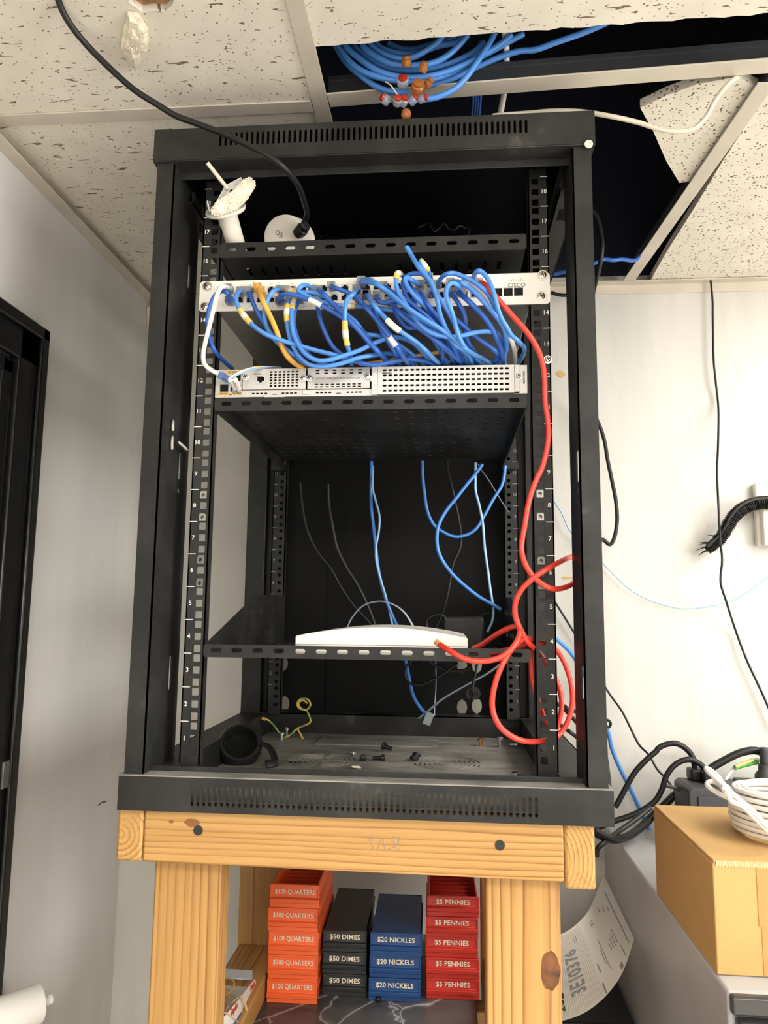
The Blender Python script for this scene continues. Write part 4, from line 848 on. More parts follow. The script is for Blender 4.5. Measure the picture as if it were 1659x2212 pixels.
# ================================================================== cables inside the rack
def cable(pts, r, m, name, label, grp=None, Yd=None, flat=1.0, sub=5, n=8, plug=None, up=None):
    P = [at(p[0], p[1], p[2] if len(p) > 2 else Yd) for p in pts]
    o = MB().tube(P, r, n, sub, flat=flat, up=up).build(name, m, angle=60); return tag(o, label, 'cable', grp)
IN = 'loose cables inside the rack'
b1 = [z6(a, b_)+(y_,) for a, b_, y_ in ((68, 440, .44), (65, 600, .46), (65, 720, .46), (80, 860, .46), (95, 1000, .46), (110, 1130, .46), (135, 1250, .46), (165, 1350, .45), (200, 1440, .45), (238, 1530, .455), (275, 1680, .455))]+[z8(a, b_)+(y_,) for a, b_, y_ in ((258, 345, .45), (275, 430, .44), (300, 540, .42), (340, 610, .41), (372, 645, .405))]
bl = thing('patch_cable', 'blue cable hanging inside the rack to a clear plug near the base', 'cable', at(*b1[0]), IN); MB().tube([at(*p) for p in b1], .0032, 8, 5).build('jacket', BLUE, bl)
e_ = at(*b1[-1]); MB().box((e_.x-.002, e_.y-.006, e_.z-.02), (e_.x+.0125, e_.y+.003, e_.z+.002), rot=Matrix.Rotation(.35, 3, 'Y')).build('plug', CLEAR, bl, bevel=.001)
cable([z6(a, b_) for a, b_ in ((78, 470), (75, 610), (95, 700), (120, 800), (115, 900), (97, 1000), (100, 1100), (130, 1220), (160, 1320), (185, 1420), (205, 1515))], .0022, SKY, 'loose_cable', 'thin pale cable twisting beside the hanging blue cable', IN, .45)
cable([z6(a, b_) for a, b_ in ((400, 440), (402, 540), (412, 640), (430, 760), (470, 850), (530, 900), (610, 933), (690, 920), (750, 880), (800, 800), (860, 690), (920, 590), (940, 470))], .003, BLUE, 'loose_cable', 'blue cable hanging in a wide U under the middle shelf', IN, .40)
cable([z6(a, b_) for a, b_ in ((790, 460), (740, 530), (690, 590), (630, 668), (550, 770), (502, 870), (495, 980), (520, 1070), (580, 1160), (660, 1240), (760, 1320), (850, 1372), (912, 1408))], .0033, BLUE, 'loose_cable', 'blue cable bowing left and ending at the right rear gusset', IN, .36)
cable([z6(a, b_) for a, b_ in ((562, 440), (568, 510), (590, 600), (615, 720), (640, 840), (652, 940), (640, 1020), (600, 1110), (580, 1220), (560, 1330), (530, 1440), (480, 1545))], .0028, RUB, 'loose_cable', 'black cord hanging in the middle right of the rack', IN, .42)
cable([z6(a, b_) for a, b_ in ((745, 450), (744, 560), (747, 640), (770, 730), (793, 850), (805, 1000), (825, 1150), (842, 1280), (860, 1400), (855, 1480), (822, 1555))], .0024, SKY, 'loose_cable', 'thin pale blue cable hanging on the right, ending above the power brick', IN, .38)
cable([z6(a, b_) for a, b_ in ((760, 460), (785, 500), (840, 580), (900, 680), (960, 775)) ], .0042, RIB, 'flat_cable', 'flat grey cable slanting to the right rear rail', IN, .46, .3)
cable([(748, 1362, .215), (760, 1335, .215), (785, 1308, .215), (820, 1299, .215), (850, 1306, .21), (876, 1326, .205), (900, 1366, .2)], .0042, RIB, 'flat_cable', 'flat grey cable arching up behind the white access point', IN, flat=.3)
cable([z5(a, b_) for a, b_ in ((1112, 730), (1122, 850), (1140, 970), (1172, 1080), (1230, 1190), (1310, 1290), (1370, 1400), (1450, 1520), (1530, 1610), (1585, 1670))], .0028, RUB, 'loose_cable', 'black cord at left slanting down to the access point', IN, .45)
cable([z5(a, b_) for a, b_ in ((1293, 740), (1297, 870), (1320, 1000), (1350, 1150), (1410, 1280), (1480, 1390), (1530, 1490), (1570, 1580), (1602, 1670))], .0034, RUB, 'loose_cable', 'thicker black cord beside the slanting black cord', IN, .43)
cable([z6(a, b_)+(.22,) for a, b_ in ((490, 1540), (450, 1545), (428, 1510), (440, 1465), (500, 1442), (540, 1450), (560, 1490))], .0013, RUB, 'loose_cable', 'thin black wire curl behind the access point', IN)
cable([z6(a, b_)+(.36,) for a, b_ in ((700, 1480), (750, 1460), (800, 1436), (850, 1430))], .0012, RUB, 'loose_cable', 'thin black wire above the power brick', IN)
cable([z8(a, b_)+(.30,) for a, b_ in ((300, 335), (262, 375), (256, 430), (285, 472), (340, 480), (400, 458), (460, 425), (520, 385), (560, 355))], .0022, RUB, 'loose_cable', 'black cord looping under the lowest shelf at centre', IN)
cable([z8(a, b_)+(.31,) for a, b_ in ((395, 345), (450, 380), (520, 400), (590, 398), (640, 372))], .003, RUB, 'loose_cable', 'black cord sagging under the lowest shelf', IN)
hk = [z8(a, b_)+(.30,) for a, b_ in ((672, 350), (664, 400), (650, 460), (645, 495))]
cb = MB(); cb.tube([at(*p) for p in hk], .0022, 8, 4)
for k in range(5): cb.tube([at(*z8(a+k*9-18, b_)+(.30+k*.002,)) for a, b_ in ((645, 492), (628, 520), (634, 555), (655, 560), (668, 530), (650, 495))], .0013, 6, 4)
tag(cb.build('loose_cable', RUB, angle=60), 'tied bundle of thin black wire under the lowest shelf', 'cable', IN)
cable([z8(a, b_)+(.50,) for a, b_ in ((430, 330), (432, 430), (430, 520), (424, 600), (424, 668))], .0045, RIB, 'flat_cable', 'flat grey cable hanging straight below the lowest shelf', IN, flat=.3)
cable([z8(a, b_)+(y_,) for a, b_, y_ in ((800, 365, .33), (720, 420, .35), (650, 458, .36), (560, 508, .38), (470, 562, .40), (400, 620, .43), (335, 672, .46))], .0045, RIB, 'flat_cable', 'flat grey cable slanting across below the lowest shelf', IN, flat=.3)
# yellow green earth wire on the base
ew = thing('earth_wire', 'yellow and green earth wire curled on the rack base at left', 'wire', at(620, 1590, .42))
e1 = [(568, 1553), (580, 1557), (592, 1570), (604, 1588), (612, 1594), (625, 1588), (640, 1576), (655, 1560), (668, 1550), (672, 1560)]
e1 = [(568, 1552), (580, 1556), (594, 1570), (608, 1592)]; e2 = [(612, 1594), (626, 1588), (642, 1574), (656, 1568), (670, 1560), (668, 1546), (660, 1534), (646, 1530), (642, 1518), (652, 1509), (666, 1512), (670, 1524), (660, 1534), (648, 1528), (645, 1518), (655, 1513), (664, 1520)]
EWM = mat('earth_stripes', (.7, .5, .08), .45); nt, N_, L_k, b_s = nodes(EWM)
L_k.new(ramp(nt, noise(nt, mapped(nt, (1, 1, 1)), 70, 1), [(.44, (.72, .5, .1)), (.5, (.72, .5, .1)), (.53, (.12, .35, .08))]), b_s.inputs['Base Color'])
for pp, nm in ((e1, 'wire'), (e2, 'wire'), ([(642, 1574), (648, 1584), (655, 1598)], 'wire')): MB().tube([at(a, b_, .43) for a, b_ in pp], .0018, 8, 5).build(nm, EWM, ew)
MB().tube([at(566, 1552, .43), at(574, 1554, .43)], .003, 8, 1).build('crimp', mat('orange_crimp', (.75, .4, .08), .5), ew)

# ================================================================== loose bits on the rack base
ZB = -.048
def on(px, py, z=ZB): return atz(px, py, z)
def bolt_obj(p, d, r, L, m, label, name='screw', grp='loose screws on the rack base', cat='screw'):
    d = V(d).normalized(); o = MB().lathe([(r*.55, 0), (r*.55, L*.68), (r, L*.7), (r, L*.92), (r*.7, L)], p, d, 12).build(name, m); return tag(o, label, cat, grp)
bolt_obj(on(750, 1630)+Z*.004, (.8, -.6, -.02), .004, .018, ZINC, 'silver screw lying left of the black screws on the base')
bolt_obj(on(785, 1641)+Z*.004, (.1, -1, .05), .0058, .014, RUB, 'black screw with head towards the front, right of the silver one')
bolt_obj(on(805, 1643)+Z*.004, (1, .05, .03), .0055, .02, RUB, 'black screw lying sideways in the middle of the base')
bolt_obj(on(846, 1626)+Z*.006, (-.8, .2, .25), .007, .018, RUB, 'black screw tilted up on its head, farthest back of the loose ones')
bolt_obj(on(888, 1642)+Z*.004, (.6, -.8, .03), .0055, .015, RUB, 'black screw on the left edge of the right fan grille')
bolt_obj(on(906, 1638)+Z*.005, (-.5, -.8, .1), .0055, .015, RUB, 'black screw beside another on the right fan grille')
bolt_obj(on(1115, 1680), (0, 0, 1), .007, .008, STEEL, 'shiny screw head at the front right of the base')
bolt_obj(on(608, 1598), Z, .0055, .014, ZINC, 'silver stud holding the earth wire on the base', 'stud', 'studs on the rack base', 'stud')
bolt_obj(on(619, 1592), Z, .0045, .018, ZINC, 'silver stud just behind the earth wire stud', 'stud', 'studs on the rack base', 'stud')
bolt_obj(on(1038, 1612), Z, .006, .014, BRASS, 'brass stud at the back right of the base', 'stud', 'studs on the rack base', 'stud')
bolt_obj(on(1080, 1614), Z, .006, .018, ZINC, 'silver stud right of the brass stud', 'stud', 'studs on the rack base', 'stud')
bolt_obj(on(1102, 1613)+Z*.004, (1, -.2, .05), .005, .014, ZINC, 'silver screw lying beside the right rear rail foot')
tag(lump(on(771, 1661)+Z*.003, .006, .004, .0025, X, Y, Z, .5, 3, 2).build('plaster_crumb', FOAM), 'small white plaster crumb at the front of the base', 'crumb')
gr = thing('cable_grommet', 'black rubber ring with a tail lying on the rack base at left', 'grommet', on(520, 1645))
c_ = on(517, 1648); axg = V((.25, -.75, .6)).normalized()
MB().lathe([(.026, -.012), (.032, -.012), (.035, -.006), (.035, .004), (.031, .011), (.027, .011), (.024, .0), (.026, -.012)], c_+Z*.027, axg, 32).build('ring', RUB, gr)
MB().tube([c_+V((.03, .0, .03)), c_+V((.045, .0, .027)), c_+V((.058, -.012, .014)), c_+V((.06, -.022, .006)), c_+V((.05, -.03, .005))], .007, 8, 4, flat=.5).build('tail', RUB, gr)

# ================================================================== above and over the rack
cable([(655, 484, .048), (663, 462, .03), (655, 430, -.01), (640, 394, -.05), (602, 352, -.082), (540, 316, -.09), (480, 288, -.09), (420, 265, -.095), (380, 250, -.10), (340, 226, -.11), (290, 194, -.125), (240, 150, -.14), (190, 100, -.16), (150, 50, -.185), (126, 0, -.205), (112, -70, -.235)], .0042, RUB, 'hanging_cable', 'black cable drooping from the ceiling over the rack top to the camera base', n=10)
cable([zt2(690, 408)+(.03,), zt2(725, 404)+(.03,), zt2(800, 399)+(.03,), zt2(900, 391)+(.02,), zt2(1000, 393)+(.01,), zt2(1100, 408)+(.0,), zt2(1200, 430)+(.0,), zt2(1280, 455)+(0,), zt2(1345, 462)+(0,), zt2(1400, 450)+(.0,), zt2(1442, 410)+(-.005,), zt2(1475, 350)+(-.01,), zt2(1510, 305)+(-.02,), zt2(1550, 272)+(-.012,), zt2(1580, 262)+(.03,)], .0034, CRM, 'draped_cable', 'cream cable lying over the rack top and rising to the ceiling at right')
cable([(1089, 62, -.05), (1093, 95, -.03), (1094, 130, -.014), (1092, 165, .008), (1088, 205, .03), (1080, 252, .06), (1074, 290, .1)], .0045, WHT, 'hanging_cable', 'short white cable dropping past the bare ceiling bar')
cable([(1270, 448, .3), (1290, 470, .3), (1299, 510, .3), (1300, 545, .3), (1292, 590, .32), (1280, 640, .36), (1272, 700, .42), (1270, 800, .52), (1276, 880, .6), (1288, 912, .634)], .004, RUB, 'hanging_cable', 'black cable bowed beside the right post near the ceiling')
cable([(1150, 600, .5), (1230, 585, .47), (1288, 567, .45), (1305, 560, .45), (1325, 562, .45), (1345, 560, .46), (1372, 562, .5), (1386, 545, .515)], .004, BLUED, 'plenum_cable', 'blue cable in the dark gap right of the top of the rack', 'blue cables above the ceiling')
CB = 'blue cables above the ceiling'
loops = [
 (((165, 120), (178, 165), (262, 275), (360, 375), (470, 460), (570, 508), (660, 525), (760, 530)), -.030, 'blue cable, outermost left strand of the drooping coil'),
 (((180, 110), (205, 172), (300, 290), (400, 358), (520, 402), (640, 425), (800, 437), (950, 420), (1100, 372), (1250, 292), (1400, 212), (1540, 135), (1640, 82), (1700, 50)), -.042, 'blue cable, lowest full sweep of the coil'),
 (((240, 100), (262, 162), (380, 262), (500, 342), (640, 392), (800, 407), (960, 390), (1120, 342), (1280, 270), (1450, 175), (1540, 110), (1600, 60)), -.046, 'blue cable, second lowest full sweep of the coil'),
 (((315, 105), (332, 158), (450, 252), (560, 312), (700, 342), (850, 342), (1000, 320), (1150, 272), (1290, 202), (1380, 120)), -.036, 'blue cable, third sweep of the coil from below'),
 (((385, 105), (402, 160), (500, 232), (620, 290), (760, 307), (900, 300), (1000, 272), (1100, 212), (1200, 112), (1240, 60)), -.052, 'blue cable, middle sweep rising steeply at right'),
 (((455, 110), (472, 156), (580, 222), (700, 252), (800, 240), (900, 190), (990, 128), (1040, 70)), -.048, 'blue cable, inner short sweep of the coil'),
 (((500, 110), (522, 156), (620, 197), (750, 215), (880, 190), (1000, 150), (1140, 118), (1250, 60)), -.04, 'blue cable, innermost sweep under the tile edge'),
 (((262, 110), (285, 172), (420, 300), (560, 352), (720, 367), (900, 360), (1050, 330), (1200, 272), (1312, 200), (1360, 120)), -.026, 'blue cable, back strand seen between the sweeps'),
 (((760, 585), (880, 582), (980, 570), (1080, 532), (1170, 472), (1250, 382), (1320, 282), (1380, 192), (1440, 95), (1470, 30)), -.05, 'blue cable looping lowest at right from the red splices'),
 (((850, 482), (960, 462), (1100, 420), (1250, 352), (1380, 292), (1500, 242), (1660, 192), (1800, 178), (1960, 120), (2200, 36), (2420, -60), (2600, -140)), -.026, 'blue cable running far right under the tile edge'),
 (((600, 130), (700, 172), (820, 175), (940, 140), (1050, 110), (1150, 70)), -.02, 'blue cable glimpsed highest behind the tile edge'),
 (((170, 140), (215, 230), (300, 330), (390, 395), (480, 402), (600, 410), (700, 420)), -.022, 'blue cable, left strand tucked behind the coil')]
for pts, y_, lb in loops: cable([zc3(*p) for p in pts], .0042, BLUE, 'plenum_cable', lb, CB, y_, n=9)
for k, x_ in enumerate((1287, 1308, 1328, 1345)): cable([zc3(x_+6, 420)+(.10,), zc3(x_+2, 560)+(.12,), zc3(x_-4, 650)+(.14,), zc3(x_-10, 730)+(.17,)], .003, BLUED, 'plenum_cable', ['leftmost', 'second', 'third', 'rightmost'][k]+' of four dark blue cables dropping behind the rack top', CB)
rr = random.Random(2)
def splice(a, b_, y_, red, s, lb, dirv):
    p = at(*zc3(a, b_), y_); d = V(dirv).normalized(); t_ = thing('splice_connector', lb, 'connector', p, 'gel splice connectors'); 
    MB().lathe([(.0055*s, 0), (.0062*s, .002), (.0062*s, .008), (.005*s, .0095)], p, d, 12).build('body', CLEAR if red else AMB, t_)
    MB().lathe([(.0046*s, .0092), (.0049*s, .0105), (.0049*s, .0125), (.002*s, .0135)], p, d, 12).build('button', REDG if red else AMB, t_)
for a, b_, y_, rd_, s, lb, dv in ((600, 605, -.05, 1, 1.1, 'red splice connector, leftmost of the row', (-.6, -.5, .2)), (668, 622, -.052, 1, 1, 'red splice connector, second in the row', (.2, -.9, .1)), (712, 628, -.05, 1, 1, 'red splice connector in the middle of the row', (.4, -.9, .3)),
                     (775, 615, -.05, 1, 1, 'red splice connector tilted right', (.7, -.5, .4)), (850, 590, -.05, 1, .9, 'red splice connector, rightmost of the row', (.9, -.5, .0)), (745, 690, -.05, 0, 1.1, 'amber splice connector hanging lowest', (0, -.5, -.8)),
                     (748, 315, -.058, 0, 1.1, 'amber splice connector high on the coil', (0, -.7, .6)), (875, 360, -.058, 0, 1, 'amber splice connector right of the high one', (.3, -.7, .6)), (835, 510, -.055, 0, 1.5, 'large amber splice connector among the coil', (.2, -.9, .2)), (905, 475, -.05, 0, .9, 'amber splice connector at the cluster\'s right', (.6, -.7, .2)), (720, 470, -.055, 1, 1.3, 'red splice connector above the row', (.0, -.9, .3))):
    splice(a, b_, y_, rd_, s, lb, dv)
cable([zc3(575, 440)+(-.055,), zc3(620, 470)+(-.058,), zc3(670, 540)+(-.058,), zc3(745, 612)+(-.055,)], .0009, WHT, 'stripped_wires', 'bare orange and white wires at the splices')
# ================================================================== right of the stand
CT, CXL = -.24, .43
fc = thing('filing_cabinet', 'tall dark metal filing cabinet right of the stand, under the cardboard box', 'filing cabinet', (.66, .3, FLOOR))
b = MB(); b.box((CXL, -.03, FLOOR+.02), (.9, .643, CT)); b.box((CXL+.01, -.02, FLOOR), (.89, .63, FLOOR+.02)); b.build('body', CABM, fc, bevel=.004)
MB().box((CXL+.001, -.042, CT-.022), (.899, -.03, CT-.001)).build('top_rail', mat('cabinet_edge', (.05, .05, .05), .2), fc, bevel=.003)
for k in range(4):
    z1 = CT-.026-k*.27; d = MB().box((CXL+.006, -.048, z1-.262), (.894, -.03, z1)).build('drawer', CABD, fc, bevel=.003)
    h_ = MB(); h_.box((.61, -.066, z1-.1), (.71, -.06, z1-.085)); h_.box((.61, -.062, z1-.1), (.616, -.048, z1-.085)); h_.box((.704, -.062, z1-.1), (.71, -.048, z1-.085)); h_.build('handle', ZINC, d, bevel=.002)
# cardboard box
bt = at(1546, 1862, .008).z; bb = at(1407, 1735, .262).z; x0 = .4315; x1 = .70; y0, y1 = .006, .266; zt_ = (bt+bb)/2
cbx = thing('cardboard_box', 'closed brown cardboard box on top of the filing cabinet', 'box', (.57, .136, CT))
MB().box((x0, y0, CT+.0005), (x1, y1, zt_-.004)).build('body', CARD, cbx, bevel=.0015)
ym = (y0+y1)/2
MB().box((x0+.001, y0+.0, zt_-.004), (x1-.001, ym-.0007, zt_)).build('top_flap', CARD, cbx, bevel=.001)
MB().box((x0+.001, ym+.0007, zt_-.004), (x1-.001, y1, zt_)).build('top_flap', CARD, cbx, bevel=.001)
e = MB(); rr = random.Random(4)
for k in range(34):
    f = k/33; x_ = x0+.004+f*.062; e.box((x_, y0-.001, zt_-.0072+.0012*(k % 2)), (x_+.0022, y0+.0015, zt_-.0005-rr.uniform(0, .001)))
e.build('torn_edge', mat('torn_card', (.75, .52, .25), .9), cbx)
xt = at(1637, 1950, y0).x; t_ = MB(); t_.box((xt, y0-.0008, zt_-.075), (x1-.05, y0-.0001, zt_-.003)); t_.box((xt+.003, y0-.0006, CT+.002), (x1-.05, y0-.0001, zt_-.075)); t_.build('packing_tape', CARDT, cbx)
t_ = MB(); p = at(1610, 1800, .1); t_.box((x0+.09, ym-.035, zt_), (x1-.002, ym+.035, zt_+.0004)); t_.build('packing_tape', CARDT, cbx)
# coil of white cable on the box
xl = at(1579, 1765, .12).x; cc = V((xl+.068, .115, zt_)); cl = thing('cable_coil', 'tied coil of white cable lying on the cardboard box', 'cable', cc)
pts = []; nl, turns = 3, 8
for lay in range(nl):
    for k in range(turns*14):
        f = k/(turns*14); a = 2*math.pi*k/14; zz = (f if lay % 2 == 0 else 1-f)*.058+.006
        R_ = .066-lay*.006-.010*abs(zz/.064-.5)**2*3+rr.uniform(-.0008, .0008); pts.append(cc+V((R_*math.cos(a), R_*math.sin(a)*1.02, zz+rr.uniform(-.0006, .0006))))
MB().tube(pts, .0034, 7, 3).build('winding', WHT, cl, angle=60)
pt = lambda a, b_, y_: at(1400+a/6.405, 1580+b_/6.405, y_)
for pp in ([(1160, 980, .06), (1080, 800, .055), (960, 680, .07), (810, 530, .09), (840, 520, .1), (960, 620, .09), (1090, 780, .06), (1250, 930, .045), (1450, 1100, .035), (1659, 1330, .03), (1800, 1450, .04)],
           [(1130, 930, .065), (980, 860, .075), (830, 760, .09), (830, 705, .1), (920, 700, .1), (1020, 760, .08), (1090, 830, .055)],
           [(1100, 820, .052), (1150, 960, .045), (1300, 1030, .04), (1480, 1200, .035), (1680, 1400, .032)]):
    MB().tube([pt(*q) for q in pp], .0034, 8, 5).build('strand', WHT, cl, angle=60)
MB().tube([pt(1060, 780, .05), pt(1085, 800, .046), pt(1110, 850, .05)], .006, 8, 3).build('twist_tie', WHT, cl)
# black power unit with plugs
f0 = at(1487, 1702, .47); b0 = atx(1466, 1686, f0.x-.012); yb = min(max(b0.y, .56), .62)
up = thing('backup_power_unit', 'black backup power unit behind the cardboard box, with cords plugged on top', 'power unit', (f0.x+.15, .54, CT))
ux0, ux1 = f0.x, f0.x+.3
MB().prism([(ux0+.006, CT), (ux0, CT+.03), (ux0, f0.z-.006), (ux0+.008, f0.z), (ux1, f0.z), (ux1, CT)], (V((0, .47, 0)), X, Z, Y), yb-.47).build('casing', UPSM, up, bevel=.003)
MB().box((ux0+.016, .467, CT+.01), (ux1, .47, f0.z-.014)).build('front_panel', UPSM, up, bevel=.002)
MB().box((ux0+.11, .475, f0.z-.001), (ux1, yb-.004, f0.z+.004)).build('outlet_panel', PLAS, up, bevel=.002)
for px, py, y_ in ((1503, 1690, .54), (1530, 1692, .52)):
    q = at(px, py, y_); q.z = f0.z; MB().box((q.x-.013, y_-.016, q.z), (q.x+.015, y_+.016, q.z+.022)).build('plug', RUB, up, bevel=.004)
q = at(1655, 1690, .53); MB().lathe([(.02, 0), (.019, .012), (.013, .02), (.012, .03)]+[(.0085+.0015*(k % 2), .032+.005*k) for k in range(7)], (q.x, .53, f0.z+.003), (0, 0, 1), 16).build('plug', UPSM, up)
PCG = 'power cords around the power unit'
def cord(zp, r, m, label, y_=None, name='power_cable', grp=PCG): return cable([zr(p[0], p[1])+((p[2],) if len(p) > 2 else (y_,)) for p in zp], r, m, name, label, grp, n=10)
cord(((462, 758), (500, 690), (540, 615), (600, 515), (690, 422), (738, 382), (752, 362), (800, 337), (870, 329), (935, 362), (980, 415), (993, 470), (998, 530), (1000, 585)), .0055, RUB, 'black power cord arching highest, from behind the rack to the power unit', .545)
cord(((330, 905), (430, 860), (600, 800), (720, 725), (775, 640), (800, 560), (845, 490), (905, 448), (970, 438), (1035, 470), (1075, 520), (1085, 575)), .0055, RUB, 'black power cord in the lower arch left of the power unit', .53)
cord(((1700, 640, .55), (1560, 470, .55), (1488, 408, .55), (1400, 377, .55), (1300, 393, .55), (1200, 440, .55), (1110, 492, .55), (1030, 545, .55), (960, 590, .56), (895, 645, .58), (820, 715, .58), (720, 810, .57), (600, 920, .55), (500, 968, .5), (420, 968, .45), (330, 930, .42)), .0075, RUB, 'thick black power cord sweeping over the power unit and down behind the box')
cord(((700, 760, .5), (600, 838, .48), (500, 910, .46), (440, 955, .44), (370, 1008, .42), (342, 1040, .42), (338, 1090, .42)), .0045, RUB, 'thin black cord with a hooked end below the thick one')
cord(((690, 850, .52), (610, 918, .49), (520, 965, .46), (430, 965, .43), (325, 915, .42)), .006, RUB, 'black cord sagging over the cabinet corner')
cord(((20, 60, .44), (105, 70, .5), (150, 100, .5), (215, 125, .52), (330, 210, .56), (400, 420, .58), (430, 700, .55)), .004, RUB, 'short black cord seen between right rail and post, upper')
cord(((30, 30, .44), (110, 90, .5), (170, 150, .5), (225, 215, .52), (320, 330, .54), (390, 560, .54), (410, 760, .53)), .004, RUB, 'short black cord seen between right rail and post, middle')
cord(((40, 160, .44), (120, 225, .5), (170, 260, .5), (225, 310, .52), (300, 420, .53), (360, 620, .53), (390, 800, .52)), .004, RUB, 'short black cord seen between right rail and post, lower')
cord(((405, 170, .6), (425, 180, .6), (432, 200, .6), (420, 220, .6), (405, 215, .6)), .0028, RUB, 'small black wire loop poking out beside the right post')
gw = thing('ground_wire', 'white wire with green and yellow sleeve arching over the power unit', 'wire', at(*zr(1200, 590), .55))
MB().tube([at(*zr(a, b_), .55) for a, b_ in ((1190, 615), (1205, 570), (1232, 528), (1268, 492), (1330, 468), (1390, 445), (1430, 440), (1465, 458), (1482, 500))], .0035, 8, 5).build('wire', WHT, gw)
MB().tube([at(*zr(a, b_), .545) for a, b_ in ((1262, 494), (1320, 476), (1420, 452))], .006, 10, 3, flat=.7).build('green_sleeve', GRN, gw)
MB().tube([at(*zr(a, b_), .543) for a, b_ in ((1268, 484), (1320, 464), (1388, 440))], .005, 10, 3, flat=.7).build('yellow_sleeve', mat('pale_yellow', (.8, .6, .25), .5), gw)
# wires on the back wall
WG = 'wires along the white wall'
tw_ = [zw(a, b_)+(.632,) for a, b_ in ((836, 110), (845, 210), (846, 300), (850, 500), (861, 620), (875, 760), (873, 950), (868, 1080), (875, 1250), (884, 1420), (894, 1530), (886, 1640), (915, 1740), (960, 1880), (1020, 2040), (1100, 2212), (1180, 2400))]
cable([(p[0], p[1], .632 if i < 6 else .57 if i < 13 else .63) for i, p in enumerate(tw_)], .0023, RUB, 'wall_wire', 'thin black wire hanging down the white wall past the corrugated tube', WG)
cable([zw(a, b_)+(.635,) for a, b_ in ((270, 1525), (350, 1610), (440, 1690), (550, 1742), (680, 1775), (800, 1770), (920, 1745), (1010, 1700), (1127, 1615), (1200, 1540))], .0012, SKY, 'wall_wire', 'hair thin pale blue wire swagged across the white wall', WG)
cable([zw(a, b_)+(.60,) for a, b_ in ((240, 790), (265, 832), (295, 920), (312, 1020), (335, 1130), (354, 1230), (360, 1330), (346, 1415), (322, 1450), (282, 1425), (262, 1500), (266, 1700), (276, 1950), (290, 2200), (300, 2450), (310, 2700))], .0042, RUB, 'wall_wire', 'black cable looping out behind the right post', WG)
cable([zw(a, b_)+(.63,) for a, b_ in ((28, 1190), (40, 1228), (80, 1292), (110, 1362), (138, 1400), (180, 1440))], .0016, SKY, 'wall_wire', 'pale blue wire between the right rail and post', WG)
cable([(1190, 1285, .63), (1205, 1310, .63), (1247, 1378, .63), (1309, 1487, .62), (1345, 1539, .6), (1378, 1605, .58), (1400, 1629, .56), (1420, 1662, .55), (1437, 1680, .545), (1452, 1700, .54)], .0022, RUB, 'wall_wire', 'thin black wire slanting from behind the rack to the power unit\'s left end', WG)
e_ = at(1452, 1703, .53); MB_ = MB(); MB_.lathe([(.003+.0012*(k % 2), .004*k) for k in range(7)]+[(.006, .028), (.006, .04)], e_-V((.014, 0, -.006)), V((.9, .1, -.25)), 10); tag(MB_.build('barrel_plug', UPSM), 'ribbed black plug on the power unit\'s left end', 'plug')
cable([z8(a, b_)+(y_,) for a, b_, y_ in ((1100, 190, .5), (1135, 220, .52), (1200, 280, .56), (1250, 350, .58), (1300, 440, .6), (1360, 580, .61), (1425, 745, .615), (1450, 850, .62), (1500, 970, .62), (1560, 1090, .62), (1640, 1262, .62), (1700, 1400, .6))], .0042, BLUE, 'wall_wire', 'blue cable slanting down the white wall right of the rack', WG)
cable([(1190, 632, .6), (1215, 638, .6), (1245, 634, .6), (1275, 620, .6)], .004, RUB, 'wall_wire', 'black cable sagging at the top of the wall between rail and post', WG)
# corrugated tube and white trunking
zk = lambda a, b_: (1460+a/8.336, 1020+b_/8.336)
kp = [at(*zk(a, b_), y_) for a, b_, y_ in ((2100, 640, .60), (1900, 580, .60), (1700, 552, .60), (1540, 550, .60), (1380, 580, .60), (1220, 648, .60), (1090, 750, .60), (985, 880, .602), (900, 1040, .605), (810, 1180, .61), (690, 1300, .615), (560, 1410, .62))]
hs_ = thing('corrugated_tube', 'split black corrugated tube with a frayed end on the white wall', 'tube', kp[-1])
MB().tube(kp, .0135, 14, 16, radii=lambda t: (.0130+.0013*(1 if int(t*110) % 2 else -1))*(1 if t < .84 else 1-(t-.84)*1.6)).build('tube', RUB, hs_, angle=25)
sl = [p+(-cF)*.009+cU*.0085+cR*(-.004) for p in kp]; MB().tube(sl, .0042, 8, 8, flat=.6).build('seam_strip', UPSM, hs_)
fy = MB()
for a, b_, c_, d_ in ((560, 1410, 390, 1525), (640, 1330, 345, 1420), (690, 1290, 405, 1275), (700, 1280, 405, 1308), (760, 1180, 555, 1138), (740, 1200, 580, 1250)):
    A, B_ = at(*zk(a, b_), .612), at(*zk(c_, d_), .622); fy.tube([A, A.lerp(B_, .5)+cU*.002, B_], .005, 6, 4, flat=.4, radii=lambda t: .0065*(1-t)+.0003)
fy.build('frayed_end', RUB, hs_)
tk = thing('cable_trunking', 'white plastic trunking behind the corrugated tube on the wall', 'trunking', at(1650, 1110, .64))
a_, b2 = at(1634, 1041, .62), at(1645, 1178, .62); MB().box((a_.x, .628, b2.z), (a_.x+.09, WY-.0005, a_.z)).build('channel', APW, tk, bevel=.004)
MB().box((a_.x+.006, .612, b2.z-.001), (a_.x+.09, .629, a_.z-.035)).build('cover', IVORY, tk, bevel=.003)
tag(MB().tube([atx(a, b_, WX+.0006) for a, b_ in ((212, 1740), (218, 1735), (224, 1732), (229, 1732))], .0009, 6, 4).build('scuff_mark', INK), 'short dark curved scuff on the left wall beside the rack bottom', 'mark')
# stains on the wall
for px, py, rx_, ry, lb in ((1211, 808, .0115, .009, 'tan paint chip mark on the wall between right rail and post'), (1226, 1249, .018, .0035, 'brown scrape on the wall by the red cable')):
    c = at(px, py, WY); tag(MB().prism(blob(c.x, c.z, rx_, ry, 16, .35, rr), FR((0, WY-.0009, 0)), .0008).build('paint_chip', STAIN), lb, 'mark')
